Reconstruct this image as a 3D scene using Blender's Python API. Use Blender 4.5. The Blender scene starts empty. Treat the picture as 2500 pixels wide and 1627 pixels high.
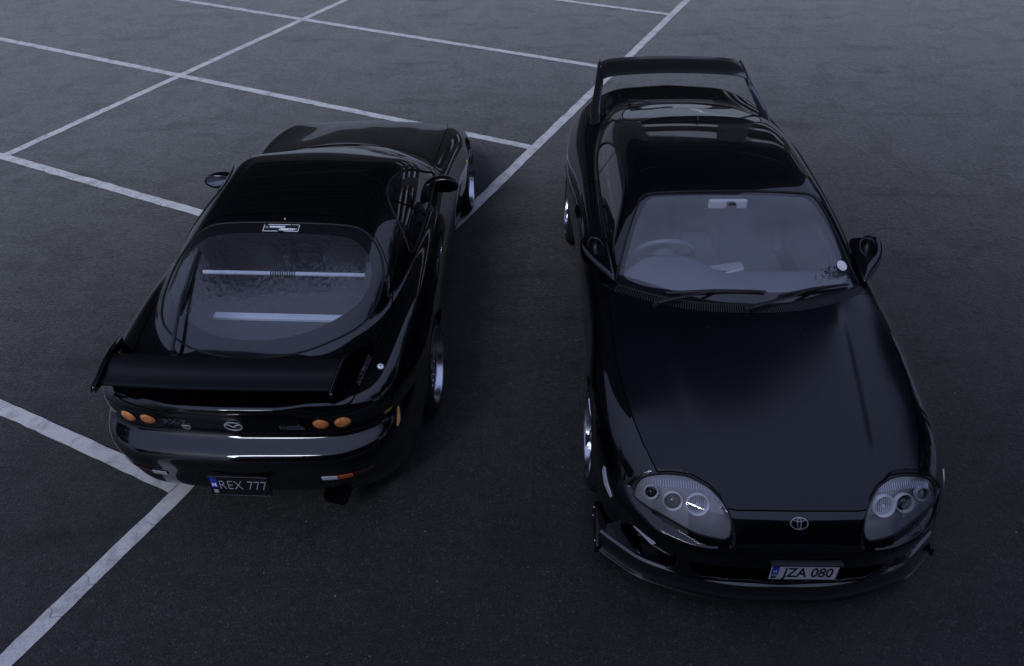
import bpy, math, random
import numpy as np
from mathutils import Vector, Matrix

random.seed(5); np.random.seed(5)
SC = bpy.context.scene
COL = SC.collection
PI = math.pi
R_ = math.radians

# ------------------------------------------------------------------ camera
cam_d = bpy.data.cameras.new('camera'); cam = bpy.data.objects.new('camera', cam_d); COL.objects.link(cam)
cam_d.sensor_width = 36.0; cam_d.lens = 36.0*1853.58/2500.0
cam_d.clip_start = 0.05; cam_d.clip_end = 1500
PITCH, ROLL, CAMH = R_(39.3453), R_(-0.6725), 3.4325
_f = Vector((0, math.cos(PITCH), -math.sin(PITCH))); _r = Vector((1,0,0)); _u = _r.cross(_f)
_r2 = _r*math.cos(ROLL)+_u*math.sin(ROLL); _u2 = -_r*math.sin(ROLL)+_u*math.cos(ROLL)
cam.matrix_world = Matrix(((_r2.x,_u2.x,-_f.x,0),(_r2.y,_u2.y,-_f.y,0),(_r2.z,_u2.z,-_f.z,CAMH),(0,0,0,1)))
SC.camera = cam

# ------------------------------------------------------------------ world and sun (late, overcast blue daylight)
W = bpy.data.worlds.new('World'); SC.world = W; W.use_nodes = True
wn = W.node_tree.nodes; wl = W.node_tree.links
for n in list(wn): wn.remove(n)
sky = wn.new('ShaderNodeTexSky'); sky.sky_type = 'NISHITA'; sky.sun_disc = False
SUN_EL, SUN_AZ = R_(38), R_(204)           # sun behind the camera, veiled
sky.sun_elevation = SUN_EL; sky.sun_rotation = SUN_AZ
sky.air_density = 1.0; sky.dust_density = 4.0; sky.ozone_density = 3.0
veil = wn.new('ShaderNodeMixRGB'); veil.blend_type = 'MIX'; veil.inputs[0].default_value = 0.90
# overcast sky: luminance rises from the horizon to the zenith as (1 + 2 sin h) / 3
tcw = wn.new('ShaderNodeTexCoord'); sepw = wn.new('ShaderNodeSeparateXYZ'); wl.new(tcw.outputs['Generated'], sepw.inputs[0])
ovr = wn.new('ShaderNodeMapRange'); ovr.inputs[1].default_value = 0; ovr.inputs[2].default_value = 1; ovr.inputs[3].default_value = .34; ovr.inputs[4].default_value = 1.0
wl.new(sepw.outputs[2], ovr.inputs[0])
vcol = wn.new('ShaderNodeVectorMath'); vcol.operation = 'SCALE'; vcol.inputs[0].default_value = (6.0, 7.0, 11.6); wl.new(ovr.outputs[0], vcol.inputs[3])
wl.new(vcol.outputs[0], veil.inputs[2])
bg = wn.new('ShaderNodeBackground'); bg.inputs[1].default_value = 0.075
wo = wn.new('ShaderNodeOutputWorld')
wl.new(sky.outputs[0], veil.inputs[1]); wl.new(veil.outputs[0], bg.inputs[0]); wl.new(bg.outputs[0], wo.inputs[0])
sun_d = bpy.data.lights.new('sun', 'SUN'); sun_d.energy = 2.45; sun_d.angle = R_(20); sun_d.color = (0.77, 0.85, 1.0)
sun = bpy.data.objects.new('sun', sun_d); COL.objects.link(sun)
_sd = Vector((math.sin(SUN_AZ)*math.cos(SUN_EL), math.cos(SUN_AZ)*math.cos(SUN_EL), math.sin(SUN_EL)))
sun.rotation_euler = _sd.to_track_quat('Z', 'Y').to_euler(); sun.location = (0, -20, 40)

SC.view_settings.view_transform = 'Standard'; SC.view_settings.look = 'None'
SC.view_settings.exposure = 0.35; SC.view_settings.gamma = 1.0
try: SC.view_settings.use_curve_mapping = False
except Exception: pass
SC.cycles.max_bounces = 8; SC.cycles.transparent_max_bounces = 12
SC.cycles.caustics_reflective = False; SC.cycles.caustics_refractive = False

# ------------------------------------------------------------------ materials
def new_mat(name):
    m = bpy.data.materials.new(name); m.use_nodes = True
    nt = m.node_tree; b = nt.nodes.get('Principled BSDF')
    return m, nt, b
def pmat(name, col, rough=0.5, metal=0.0, coat=0.0, coat_r=0.03, spec=0.5, trans=0.0, ior=1.45, bump=None, emis=None, var=None):
    m, nt, b = new_mat(name)
    b.inputs['Base Color'].default_value = (*col, 1); b.inputs['Roughness'].default_value = rough
    b.inputs['Metallic'].default_value = metal; b.inputs['Coat Weight'].default_value = coat
    b.inputs['Coat Roughness'].default_value = coat_r; b.inputs['Specular IOR Level'].default_value = spec
    b.inputs['Transmission Weight'].default_value = trans; b.inputs['IOR'].default_value = ior
    tc = nt.nodes.new('ShaderNodeTexCoord')
    if var:       # (scale, amount) slight colour mottling
        nz = nt.nodes.new('ShaderNodeTexNoise'); nz.inputs['Scale'].default_value = var[0]; nz.inputs['Detail'].default_value = 5
        cr = nt.nodes.new('ShaderNodeValToRGB'); nt.links.new(tc.outputs['Object'], nz.inputs['Vector'])
        cr.color_ramp.elements[0].position = .3; cr.color_ramp.elements[1].position = .7
        cr.color_ramp.elements[0].color = (*[c*(1-var[1]) for c in col], 1); cr.color_ramp.elements[1].color = (*[min(1, c*(1+var[1])) for c in col], 1)
        nt.links.new(nz.outputs['Fac'], cr.inputs[0]); nt.links.new(cr.outputs[0], b.inputs['Base Color'])
    if bump:      # (scale, strength)
        nz = nt.nodes.new('ShaderNodeTexNoise'); nz.inputs['Scale'].default_value = bump[0]; nz.inputs['Detail'].default_value = 3
        bp = nt.nodes.new('ShaderNodeBump'); bp.inputs['Strength'].default_value = bump[1]; bp.inputs['Distance'].default_value = 0.002
        nt.links.new(tc.outputs['Object'], nz.inputs['Vector']); nt.links.new(nz.outputs['Fac'], bp.inputs['Height']); nt.links.new(bp.outputs[0], b.inputs['Normal'])
    return m
def paint(name, base, rough, flake=0.0, cior=1.5, cr_=.025):
    m, nt, b = new_mat(name)
    b.inputs['Base Color'].default_value = (*base, 1); b.inputs['Roughness'].default_value = rough
    b.inputs['Coat Weight'].default_value = 1.0; b.inputs['Coat Roughness'].default_value = cr_; b.inputs['Coat IOR'].default_value = cior
    b.inputs['Specular IOR Level'].default_value = 0.06
    tc = nt.nodes.new('ShaderNodeTexCoord')
    nz = nt.nodes.new('ShaderNodeTexNoise'); nz.inputs['Scale'].default_value = 3.0; nz.inputs['Detail'].default_value = 6   # thin film of dust
    cr = nt.nodes.new('ShaderNodeMapRange'); cr.inputs[1].default_value = .35; cr.inputs[2].default_value = .8; cr.inputs[3].default_value = rough*.8; cr.inputs[4].default_value = rough*1.3
    nt.links.new(tc.outputs['Object'], nz.inputs['Vector']); nt.links.new(nz.outputs['Fac'], cr.inputs[0]); nt.links.new(cr.outputs[0], b.inputs['Roughness'])
    n2 = nt.nodes.new('ShaderNodeTexNoise'); n2.inputs['Scale'].default_value = 420.0; n2.inputs['Detail'].default_value = 1     # orange peel and flake grain
    bp = nt.nodes.new('ShaderNodeBump'); bp.inputs['Strength'].default_value = 0.05+flake; bp.inputs['Distance'].default_value = 0.0006
    nt.links.new(tc.outputs['Object'], n2.inputs['Vector']); nt.links.new(n2.outputs['Fac'], bp.inputs['Height']); nt.links.new(bp.outputs[0], b.inputs['Normal'])
    return m
def glass_mat(name, tint, rough=0.0, refl=1.7, dirt=0.0, dirtscale=12.0, stretch=(1,1,1)):
    """thin tinted car glass: a mirror-smooth coat over see-through tint with a film of dust"""
    m = bpy.data.materials.new(name); m.use_nodes = True; nt = m.node_tree
    for n in list(nt.nodes): nt.nodes.remove(n)
    out = nt.nodes.new('ShaderNodeOutputMaterial')
    tr = nt.nodes.new('ShaderNodeBsdfTransparent'); tr.inputs[0].default_value = (*tint, 1)
    gl = nt.nodes.new('ShaderNodeBsdfGlossy'); gl.inputs['Roughness'].default_value = rough; gl.inputs[0].default_value = (1,1,1,1)
    fr = nt.nodes.new('ShaderNodeFresnel'); fr.inputs[0].default_value = 1.52
    mx = nt.nodes.new('ShaderNodeMixShader')
    mul = nt.nodes.new('ShaderNodeMath'); mul.operation = 'MULTIPLY'; mul.inputs[1].default_value = refl; mul.use_clamp = True
    nt.links.new(fr.outputs[0], mul.inputs[0]); nt.links.new(mul.outputs[0], mx.inputs[0])
    df = nt.nodes.new('ShaderNodeBsdfDiffuse'); df.inputs[0].default_value = (.30,.31,.36,1)
    m2 = nt.nodes.new('ShaderNodeMixShader')
    tc = nt.nodes.new('ShaderNodeTexCoord'); mp = nt.nodes.new('ShaderNodeMapping'); mp.inputs['Scale'].default_value = stretch
    mp.inputs['Rotation'].default_value = (0, 0, R_(35))
    nz = nt.nodes.new('ShaderNodeTexNoise'); nz.inputs['Scale'].default_value = dirtscale; nz.inputs['Detail'].default_value = 6; nz.inputs['Roughness'].default_value = .6
    rr = nt.nodes.new('ShaderNodeMapRange'); rr.inputs[1].default_value = .35; rr.inputs[2].default_value = .68; rr.inputs[3].default_value = dirt*.25; rr.inputs[4].default_value = dirt*1.5
    nt.links.new(tc.outputs['Object'], mp.inputs[0]); nt.links.new(mp.outputs[0], nz.inputs['Vector']); nt.links.new(nz.outputs['Fac'], rr.inputs[0])
    nt.links.new(rr.outputs[0], m2.inputs[0]); nt.links.new(tr.outputs[0], m2.inputs[1]); nt.links.new(df.outputs[0], m2.inputs[2])
    nt.links.new(m2.outputs[0], mx.inputs[1]); nt.links.new(gl.outputs[0], mx.inputs[2]); nt.links.new(mx.outputs[0], out.inputs[0])
    return m

M = {}
M['paint'] = paint('black_paint', (0.0012, 0.0012, 0.0018), 0.30, 0, 1.55, .03)
M['paint2'] = paint('black_paint_metallic', (0.0012, 0.0012, 0.0022), 0.34, .02, 1.46, .03)
M['liner'] = pmat('black_liner', (0.003,0.003,0.003), .9, spec=.1)
M['rubber'] = pmat('black_rubber', (0.008,0.008,0.009), .55, spec=.3)
M['tyre'] = pmat('tyre_rubber', (0.010,0.010,0.011), .8, spec=.25, bump=(60,.5))
M['plastic'] = pmat('black_plastic', (0.010,0.010,0.012), .38, bump=(300,.2))
M['satin'] = pmat('satin_black', (0.004,0.004,0.005), .35, spec=.3)
M['carbon'] = pmat('carbon_fibre', (0.006,0.006,0.008), .3, coat=1, coat_r=.06)
M['badge_silver'] = pmat('badge_silver', (0.60,0.60,0.66), .38, metal=.35)
M['mirror'] = pmat('tinted_mirror', (0.20,0.22,0.30), .03, metal=1)
M['badge_dark2'] = pmat('badge_smoked_silver', (0.30,0.30,0.34), .35, metal=.6)
M['bar_silver'] = pmat('bar_silver', (0.90,0.90,0.95), .4, metal=0)
M['bonnet'] = paint('black_paint_satin', (0.0016, 0.0016, 0.004), 0.34, .02, 1.35, .17)
M['alloy'] = pmat('polished_alloy', (0.48,0.48,0.54), .24, metal=1, bump=(20,.03))
M['alloy_dull'] = pmat('silver_alloy', (0.40,0.40,0.46), .30, metal=1)
M['chrome'] = pmat('chrome', (0.75,0.75,0.8), .10, metal=1)
M['darkmetal'] = pmat('dark_metal', (0.03,0.03,0.033), .35, metal=1)
M['amber'] = pmat('amber_lens', (1.0,0.27,0.09), .28, metal=.30, coat=.7, var=(55,.5), bump=(70,.9))
M['amber_dim'] = pmat('amber_lens_dim', (0.45,0.09,0.02), .2, coat=1)
M['amber_side'] = pmat('amber_side_lens', (1.0,0.40,0.14), .25, metal=.3, coat=1, var=(30,.5), bump=(90,.5))
M['red'] = pmat('smoked_red_lens', (0.03,0.004,0.003), .1, coat=1)
M['clearlens'] = pmat('clear_lens_plastic', (0.55,0.55,0.62), .15, coat=1, bump=(120,.6))
M['white'] = pmat('white_print', (0.75,0.75,0.8), .5)
M['greyprint'] = pmat('grey_print', (0.32,0.32,0.36), .5)
M['badge_dark'] = pmat('dark_badge', (0.06,0.06,0.07), .35)
M['plate_black'] = pmat('plate_black', (0.006,0.006,0.007), .35)
M['plate_white'] = pmat('plate_white', (0.42,0.42,0.47), .4, bump=(200,.2))
M['plate_blue'] = pmat('plate_blue', (0.02,0.035,0.30), .4)
M['trim'] = pmat('interior_trim', (0.09,0.09,0.11), .75, bump=(250,.6))
M['boot'] = pmat('boot_carpet', (0.022,0.022,0.027), .95, bump=(300,.6))
M['seat'] = pmat('seat_cloth', (0.05,0.05,0.06), .9, bump=(400,.6))
M['interior_pale'] = pmat('pale_plastic', (0.5,0.52,0.54), .6)
M['grip'] = pmat('steering_leather', (0.16,0.16,0.19), .35)
M['dash'] = pmat('dash_trim', (0.12,0.12,0.15), .7, bump=(300,.5))
M['housing'] = pmat('headlight_housing', (0.24,0.24,0.26), .35, bump=(30,.2))
M['ws_glass'] = glass_mat('windscreen_glass', (.80,.82,.86), 0.0, dirt=.055, dirtscale=5)
M['side_glass'] = glass_mat('side_glass', (.35,.38,.42), 0.0, dirt=.02)
M['rear_glass'] = glass_mat('rear_glass', (.70,.74,.80), 0.05, refl=1.25, dirt=.07, dirtscale=48, stretch=(.8,2.8,1))
M['lens_glass'] = glass_mat('headlight_lens', (.92,.92,.95), 0.0, refl=1.3, dirt=.02)
_nt = M['rear_glass'].node_tree; _g = [n for n in _nt.nodes if n.type == 'BSDF_GLOSSY'][0]
_tc = _nt.nodes.new('ShaderNodeTexCoord'); _mp = _nt.nodes.new('ShaderNodeMapping'); _mp.inputs['Rotation'].default_value = (0,0,R_(-38)); _mp.inputs['Scale'].default_value = (1,.28,1)
_nz = _nt.nodes.new('ShaderNodeTexNoise'); _nz.inputs['Scale'].default_value = 70; _nz.inputs['Detail'].default_value = 3
_bp = _nt.nodes.new('ShaderNodeBump'); _bp.inputs['Strength'].default_value = .55; _bp.inputs['Distance'].default_value = .0022
_nt.links.new(_tc.outputs['Object'], _mp.inputs[0]); _nt.links.new(_mp.outputs[0], _nz.inputs['Vector']); _nt.links.new(_nz.outputs['Fac'], _bp.inputs['Height']); _nt.links.new(_bp.outputs[0], _g.inputs['Normal'])
M['frit'] = pmat('glass_border', (0.006,0.006,0.008), .2, coat=1, coat_r=.06, spec=.1)

# ------------------------------------------------------------------ object helpers
def empty(name, loc, rz=0.0):
    o = bpy.data.objects.new(name, None); COL.objects.link(o); o.location = loc; o.rotation_euler = (0,0,rz); o.empty_display_size = .2
    return o
def tag(o, label=None, cat=None, group=None, kind=None):
    if label: o['label'] = label
    if cat: o['category'] = cat
    if group: o['group'] = group
    if kind: o['kind'] = kind
    return o
def mk(name, V, F, mat, parent=None, N=None, smooth=True):
    me = bpy.data.meshes.new(name)
    V = np.asarray(V, float)
    if isinstance(F, np.ndarray):
        nf, k = F.shape
        me.vertices.add(len(V)); me.vertices.foreach_set('co', V.astype(np.float32).ravel())
        me.loops.add(nf*k); me.loops.foreach_set('vertex_index', F.astype(np.int32).ravel())
        me.polygons.add(nf); me.polygons.foreach_set('loop_start', np.arange(0, nf*k, k, dtype=np.int32))
        me.update(calc_edges=True)
    else:
        me.from_pydata([tuple(v) for v in V], [], [tuple(f) for f in F]); me.update()
    if smooth: me.polygons.foreach_set('use_smooth', [True]*len(me.polygons))
    if N is not None:
        me.normals_split_custom_set_from_vertices([tuple(n) for n in np.asarray(N, float)])
    me.materials.append(mat)
    o = bpy.data.objects.new(name, me); COL.objects.link(o)
    if parent: o.parent = parent
    return o
def edge_split(o, ang=35):
    o.data.set_sharp_from_angle(angle=R_(ang)); return o
class MB:
    """collects simple solids into one mesh"""
    def __init__(s): s.v = []; s.f = []
    def add(s, v, f):
        n = len(s.v); s.v += [tuple(map(float, p)) for p in v]; s.f += [tuple(i+n for i in q) for q in f]; return s
    def box(s, c, d, M3=None, taper=1.0):
        pts = []
        for sx in (-1,1):
            for sy in (-1,1):
                for sz in (-1,1):
                    p = Vector((sx*d[0]/2*(taper if sz > 0 else 1), sy*d[1]/2*(taper if sz > 0 else 1), sz*d[2]/2))
                    if M3: p = M3 @ p
                    pts.append(p+Vector(c))
        return s.add(pts, [(0,1,3,2),(4,6,7,5),(0,4,5,1),(2,3,7,6),(0,2,6,4),(1,5,7,3)])
    def tube(s, pts, r, n=8, closed=False, cap=True, flat=1.0):
        P = [Vector(p) for p in pts]; m = len(P); vs = []; fs = []
        up = Vector((0,0,1))
        for i, p in enumerate(P):
            if closed: t = (P[(i+1) % m]-P[i-1])
            else: t = P[min(i+1,m-1)]-P[max(i-1,0)]
            t.normalize(); a = t.cross(up)
            if a.length < 1e-3: a = t.cross(Vector((0,1,0)))
            a.normalize(); b = a.cross(t)
            rr = r[i] if hasattr(r, '__len__') else r
            for k in range(n):
                an = 2*PI*k/n; vs.append(p+a*math.cos(an)*rr+b*math.sin(an)*rr*flat)
        rng = m if closed else m-1
        for i in range(rng):
            for k in range(n):
                j = (i+1) % m
                fs.append((i*n+k, i*n+(k+1)%n, j*n+(k+1)%n, j*n+k))
        if not closed and cap:
            fs.append(tuple(range(n))[::-1]); fs.append(tuple(range((m-1)*n, m*n)))
        return s.add(vs, fs)
    def lathe(s, prof, n=48, axis='X', c=(0,0,0), M3=None):
        """prof: (radius, along)"""
        vs = []; fs = []; m = len(prof)
        for r, a in prof:
            for k in range(n):
                t = 2*PI*k/n
                p = {'X': (a, r*math.cos(t), r*math.sin(t)), 'Y': (r*math.cos(t), a, r*math.sin(t)), 'Z': (r*math.cos(t), r*math.sin(t), a)}[axis]
                p = Vector(p)
                if M3: p = M3 @ p
                vs.append(p+Vector(c))
        for i in range(m-1):
            for k in range(n): fs.append((i*n+k, i*n+(k+1)%n, (i+1)*n+(k+1)%n, (i+1)*n+k))
        return s.add(vs, fs)
    def prism(s, poly, h0, h1, fn):
        """poly 2d; fn(u,v,h)->xyz"""
        n = len(poly); vs = [fn(u,v,h0) for u,v in poly]+[fn(u,v,h1) for u,v in poly]
        fs = [tuple(range(n))[::-1], tuple(range(n,2*n))]+[(i,(i+1)%n,n+(i+1)%n,n+i) for i in range(n)]
        return s.add(vs, fs)
    def build(s, name, mat, parent=None, smooth=False, bevel=0.0, seg=2, sub=0):
        o = mk(name, s.v, s.f, mat, parent, smooth=smooth)
        if bevel:
            b = o.modifiers.new('bevel', 'BEVEL'); b.width = bevel; b.segments = seg; b.limit_method = 'ANGLE'; b.angle_limit = R_(40)
            o.data.polygons.foreach_set('use_smooth', [True]*len(o.data.polygons)); o.modifiers.new('wn', 'WEIGHTED_NORMAL')
        elif smooth: edge_split(o, 40)
        if sub: o.modifiers.new('sub', 'SUBSURF').levels = sub; o.modifiers['sub'].render_levels = sub
        return o

def text_mesh(s, size, depth=0.001, shear=0.0, bold=0.0, spacing=1.0):
    """letters as V,F centred at 0 in the XY plane"""
    cu = bpy.data.curves.new('t', 'FONT'); cu.body = s; cu.size = size; cu.extrude = depth; cu.shear = shear; cu.offset = bold
    cu.align_x = 'CENTER'; cu.align_y = 'CENTER'; cu.resolution_u = 4; cu.space_character = spacing
    o = bpy.data.objects.new('t', cu); COL.objects.link(o)
    dg = bpy.context.evaluated_depsgraph_get(); dg.update()
    me = o.evaluated_get(dg).to_mesh()
    V = np.array([v.co[:] for v in me.vertices]); F = [tuple(p.vertices) for p in me.polygons]
    o.evaluated_get(dg).to_mesh_clear(); bpy.data.objects.remove(o); bpy.data.curves.remove(cu)
    return V, F

# ------------------------------------------------------------------ smooth-surface library (bodies are level sets of analytic fields)
def nat_spline(xs, ys, q):
    xs = np.asarray(xs, float); ys = np.asarray(ys, float); n = len(xs); h = np.diff(xs)
    A = np.zeros((n,n)); b = np.zeros((n,)+ys.shape[1:])
    A[0,0] = A[-1,-1] = 1
    for i in range(1,n-1):
        A[i,i-1] = h[i-1]; A[i,i] = 2*(h[i-1]+h[i]); A[i,i+1] = h[i]
        b[i] = 6*((ys[i+1]-ys[i])/h[i]-(ys[i]-ys[i-1])/h[i-1])
    m = np.linalg.solve(A, b)
    q = np.asarray(q, float); qc = np.clip(q, xs[0], xs[-1]); i = np.clip(np.searchsorted(xs, qc)-1, 0, n-2)
    t = qc-xs[i]; sh = (-1,)+(1,)*(ys.ndim-1); hh = h[i].reshape(sh); tt = t.reshape(sh); ss = hh-tt
    r = (m[i]*ss**3+m[i+1]*tt**3)/(6*hh)+(ys[i]/hh-m[i]*hh/6)*ss+(ys[i+1]/hh-m[i+1]*hh/6)*tt
    # linear extrapolation
    e = (q-qc).reshape(sh)
    s0 = (ys[1]-ys[0])/h[0]-h[0]*(2*m[0]+m[1])/6; s1 = (ys[-1]-ys[-2])/h[-1]+h[-1]*(m[-2]+2*m[-1])/6
    r = r+np.where(e < 0, e*s0, 0)+np.where(e > 0, e*s1, 0)
    return r
def pchip(xs, ys, q):
    xs = np.asarray(xs, float); ys = np.asarray(ys, float); h = np.diff(xs); d = np.diff(ys)/h; n = len(xs)
    m = np.zeros(n); m[0] = d[0]; m[-1] = d[-1]
    for i in range(1,n-1):
        if d[i-1]*d[i] > 0:
            w1 = 2*h[i]+h[i-1]; w2 = h[i]+2*h[i-1]; m[i] = (w1+w2)/(w1/d[i-1]+w2/d[i])
    qc = np.clip(q, xs[0], xs[-1]); i = np.clip(np.searchsorted(xs, qc)-1, 0, n-2); t = (qc-xs[i])/h[i]
    r = (2*t**3-3*t*t+1)*ys[i]+(t**3-2*t*t+t)*h[i]*m[i]+(-2*t**3+3*t*t)*ys[i+1]+(t**3-t*t)*h[i]*m[i+1]
    return r+np.where(q < xs[0], (q-xs[0])*m[0], 0)+np.where(q > xs[-1], (q-xs[-1])*m[-1], 0)
def gblur(A, s, ax):
    if s <= 0: return A
    r = int(3*s)+1; k = np.exp(-.5*(np.arange(-r,r+1)/s)**2); k /= k.sum()
    pad = [(0,0)]*A.ndim; pad[ax] = (r,r)
    # linear (reflect-odd) padding keeps the slope at the ends
    B = np.pad(A, pad, mode='reflect', reflect_type='odd')
    out = np.zeros_like(A)
    for j, w in enumerate(k):
        sl = [slice(None)]*A.ndim; sl[ax] = slice(j, j+A.shape[ax]); out += w*B[tuple(sl)]
    return out
class Tab:
    """smooth table t(u, v): rows at v, key points along u; bicubic B-spline lookup"""
    def __init__(s, rows, ulim, vlim, step=0.02, blur=(.02,.05), even=False):
        s.u0, s.v0, s.st = ulim[0], vlim[0], step
        U = np.arange(ulim[0], ulim[1]+step*.5, step); Vv = np.arange(vlim[0], vlim[1]+step*.5, step)
        vs = [r[0] for r in rows]; o = np.argsort(vs); rs = []
        for i in o:
            pts = rows[i][1]; xs = [p[0] for p in pts]; zs = [p[1] for p in pts]
            rs.append(pchip(xs, zs, np.abs(U) if even else U))
        T = nat_spline(np.array(vs)[o], np.array(rs), Vv) if len(rs) > 1 else np.repeat(np.array(rs), len(Vv), 0)
        T = gblur(gblur(T, blur[0]/step, 1), blur[1]/step, 0)
        s.T = T.T.copy()   # [u, v]
        g = np.gradient(s.T, step); s.G = 1/np.sqrt(1+g[0]**2+g[1]**2); s.G = gblur(gblur(s.G, 1.5, 0), 1.5, 1)
    def look(s, A, u, v):
        u, v = np.broadcast_arrays(u, v)
        a = np.clip((u-s.u0)/s.st, 1.001, A.shape[0]-3.001); b = np.clip((v-s.v0)/s.st, 1.001, A.shape[1]-3.001)
        i = a.astype(int); j = b.astype(int); a = a-i; b = b-j
        wa = [(1-a)**3/6, (3*a**3-6*a*a+4)/6, (-3*a**3+3*a*a+3*a+1)/6, a**3/6]
        wb = [(1-b)**3/6, (3*b**3-6*b*b+4)/6, (-3*b**3+3*b*b+3*b+1)/6, b**3/6]
        r = 0; B = A.ravel(); w = A.shape[1]; k = (i-1)*w+j-1
        for p in range(4):
            c = 0
            for q in range(4): c = c+wb[q]*B[k+(p*w+q)]
            r = r+wa[p]*c
        return r
    def __call__(s, u, v): return s.look(s.T, u, v)
    def n(s, u, v):
        u, v = np.broadcast_arrays(u, v); A = s.G
        a = np.clip((u-s.u0)/s.st, 0, A.shape[0]-1.001); b = np.clip((v-s.v0)/s.st, 0, A.shape[1]-1.001)
        i = a.astype(int); j = b.astype(int); a = a-i; b = b-j; k = i*A.shape[1]+j; B = A.ravel(); w = A.shape[1]
        return (B[k]*(1-b)+B[k+1]*b)*(1-a)+(B[k+w]*(1-b)+B[k+w+1]*b)*a
def smax(a, b, k):
    h = np.maximum(k-np.abs(a-b), 0)/k; return np.maximum(a,b)+h*h*h*k/6
def smin(a, b, k): return -smax(-a, -b, k)
def sstep(x, a, b):
    t = np.clip((x-a)/(b-a), 0, 1); return t*t*t*(t*(6*t-15)+10)

def nets(F, lo, hi, dx):
    """surface nets of F(x,y,z)=0, symmetric in x"""
    nh = int(math.ceil(hi[0]/dx)); xs = np.arange(0, nh+1)*dx
    ys = np.arange(lo[1], hi[1]+dx, dx); zs = np.arange(lo[2], hi[2]+dx, dx)
    Vh = F(xs[:,None,None], ys[None,:,None], zs[None,None,:]).astype(np.float32)
    Vv = np.concatenate([Vh[:0:-1], Vh], 0); xs = np.arange(-nh, nh+1)*dx
    ins = Vv < 0; nx, ny, nz = Vv.shape
    cnt = np.zeros((nx-1,ny-1,nz-1), np.int8)
    for a in (0,1):
        for b in (0,1):
            for c in (0,1): cnt += ins[a:nx-1+a, b:ny-1+b, c:nz-1+c]
    act = (cnt > 0) & (cnt < 8); idx = -np.ones(act.shape, np.int64); cc = np.argwhere(act); idx[act] = np.arange(len(cc))
    acc = np.zeros((len(cc),3)); num = np.zeros(len(cc))
    cs = [(a,b,c) for a in (0,1) for b in (0,1) for c in (0,1)]
    for p in range(8):
        for q in range(p+1,8):
            A = np.array(cs[p]); B = np.array(cs[q])
            if np.abs(A-B).sum() != 1: continue
            va = Vv[cc[:,0]+A[0],cc[:,1]+A[1],cc[:,2]+A[2]]; vb = Vv[cc[:,0]+B[0],cc[:,1]+B[1],cc[:,2]+B[2]]
            m = (va < 0) != (vb < 0); t = np.where(m, va/(va-vb+1e-12), 0)[:,None]
            acc += np.where(m[:,None], A+(B-A)*t, 0); num += m
    P = (cc+acc/num[:,None])*dx+np.array([xs[0], ys[0], zs[0]])
    quads = []
    for ax in range(3):
        sl0 = [slice(None)]*3; sl1 = [slice(None)]*3; sl0[ax] = slice(0,-1); sl1[ax] = slice(1,None)
        a = ins[tuple(sl0)]; b = ins[tuple(sl1)]; e = np.argwhere(a != b); o1, o2 = (ax+1)%3, (ax+2)%3
        e = e[(e[:,o1] > 0) & (e[:,o2] > 0) & (e[:,o1] < Vv.shape[o1]-1) & (e[:,o2] < Vv.shape[o2]-1)]
        if not len(e): continue
        def cell(d1, d2):
            c = e.copy(); c[:,o1] += d1; c[:,o2] += d2; return idx[c[:,0],c[:,1],c[:,2]]
        q = np.stack([cell(-1,-1), cell(0,-1), cell(0,0), cell(-1,0)], 1)
        fl = ~a[tuple(e.T)]; q[fl] = q[fl][:, ::-1]; quads.append(q)
    Q = np.concatenate(quads); Q = Q[(Q >= 0).all(1)]
    P, N = project(F, P, dx)
    T = np.concatenate([Q[:,[0,1,2]], Q[:,[0,2,3]]])
    return P, N, T
def grad(F, P, e=1e-3):
    g = np.zeros_like(P)
    for k in range(3):
        d = np.zeros(3); d[k] = e
        a = P+d; b = P-d; g[:,k] = (F(a[:,0],a[:,1],a[:,2])-F(b[:,0],b[:,1],b[:,2]))/(2*e)
    return g
def project(F, P, dx=0.02, it=3):
    P = P.copy(); g = grad(F, P, 2e-3)
    for k in range(it):
        f = F(P[:,0],P[:,1],P[:,2])
        if k == 1: g = grad(F, P, 1e-3)
        st = (f/np.maximum((g*g).sum(1), 1e-6))[:,None]*g
        l = np.linalg.norm(st, axis=1, keepdims=True); P -= st*np.minimum(1, dx*.5/np.maximum(l,1e-9))
    g = grad(F, P, 2e-3); return P, g/np.maximum(np.linalg.norm(g,axis=1,keepdims=True),1e-9)
def cast(F, o, d, tmax=3.0, n=500):
    """first hit of ray(s) on F=0 coming from outside; o (k,3)"""
    o = np.atleast_2d(np.asarray(o,float)); d = np.broadcast_to(np.asarray(d,float)/np.linalg.norm(d), o.shape)
    t = np.zeros(len(o)); lo = t.copy(); hi = np.full(len(o), tmax); live = np.arange(len(o))
    for _ in range(n):
        p = o[live]+d[live]*t[live][:,None]; f = F(p[:,0],p[:,1],p[:,2]); hit = f < 0
        hi[live[hit]] = t[live[hit]]; live = live[~hit]; f = f[~hit]
        if not len(live): break
        lo[live] = t[live]; t[live] += np.maximum(f*.6, .004); live = live[t[live] < tmax]
        if not len(live): break
    for _ in range(16):
        m = (lo+hi)/2; p = o+d*m[:,None]; f = F(p[:,0],p[:,1],p[:,2]); hi = np.where(f < 0, m, hi); lo = np.where(f < 0, lo, m)
    p = o+d*hi[:,None]; g = grad(F, p, 2e-3)
    return p, g/np.linalg.norm(g,axis=1,keepdims=True)
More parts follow.
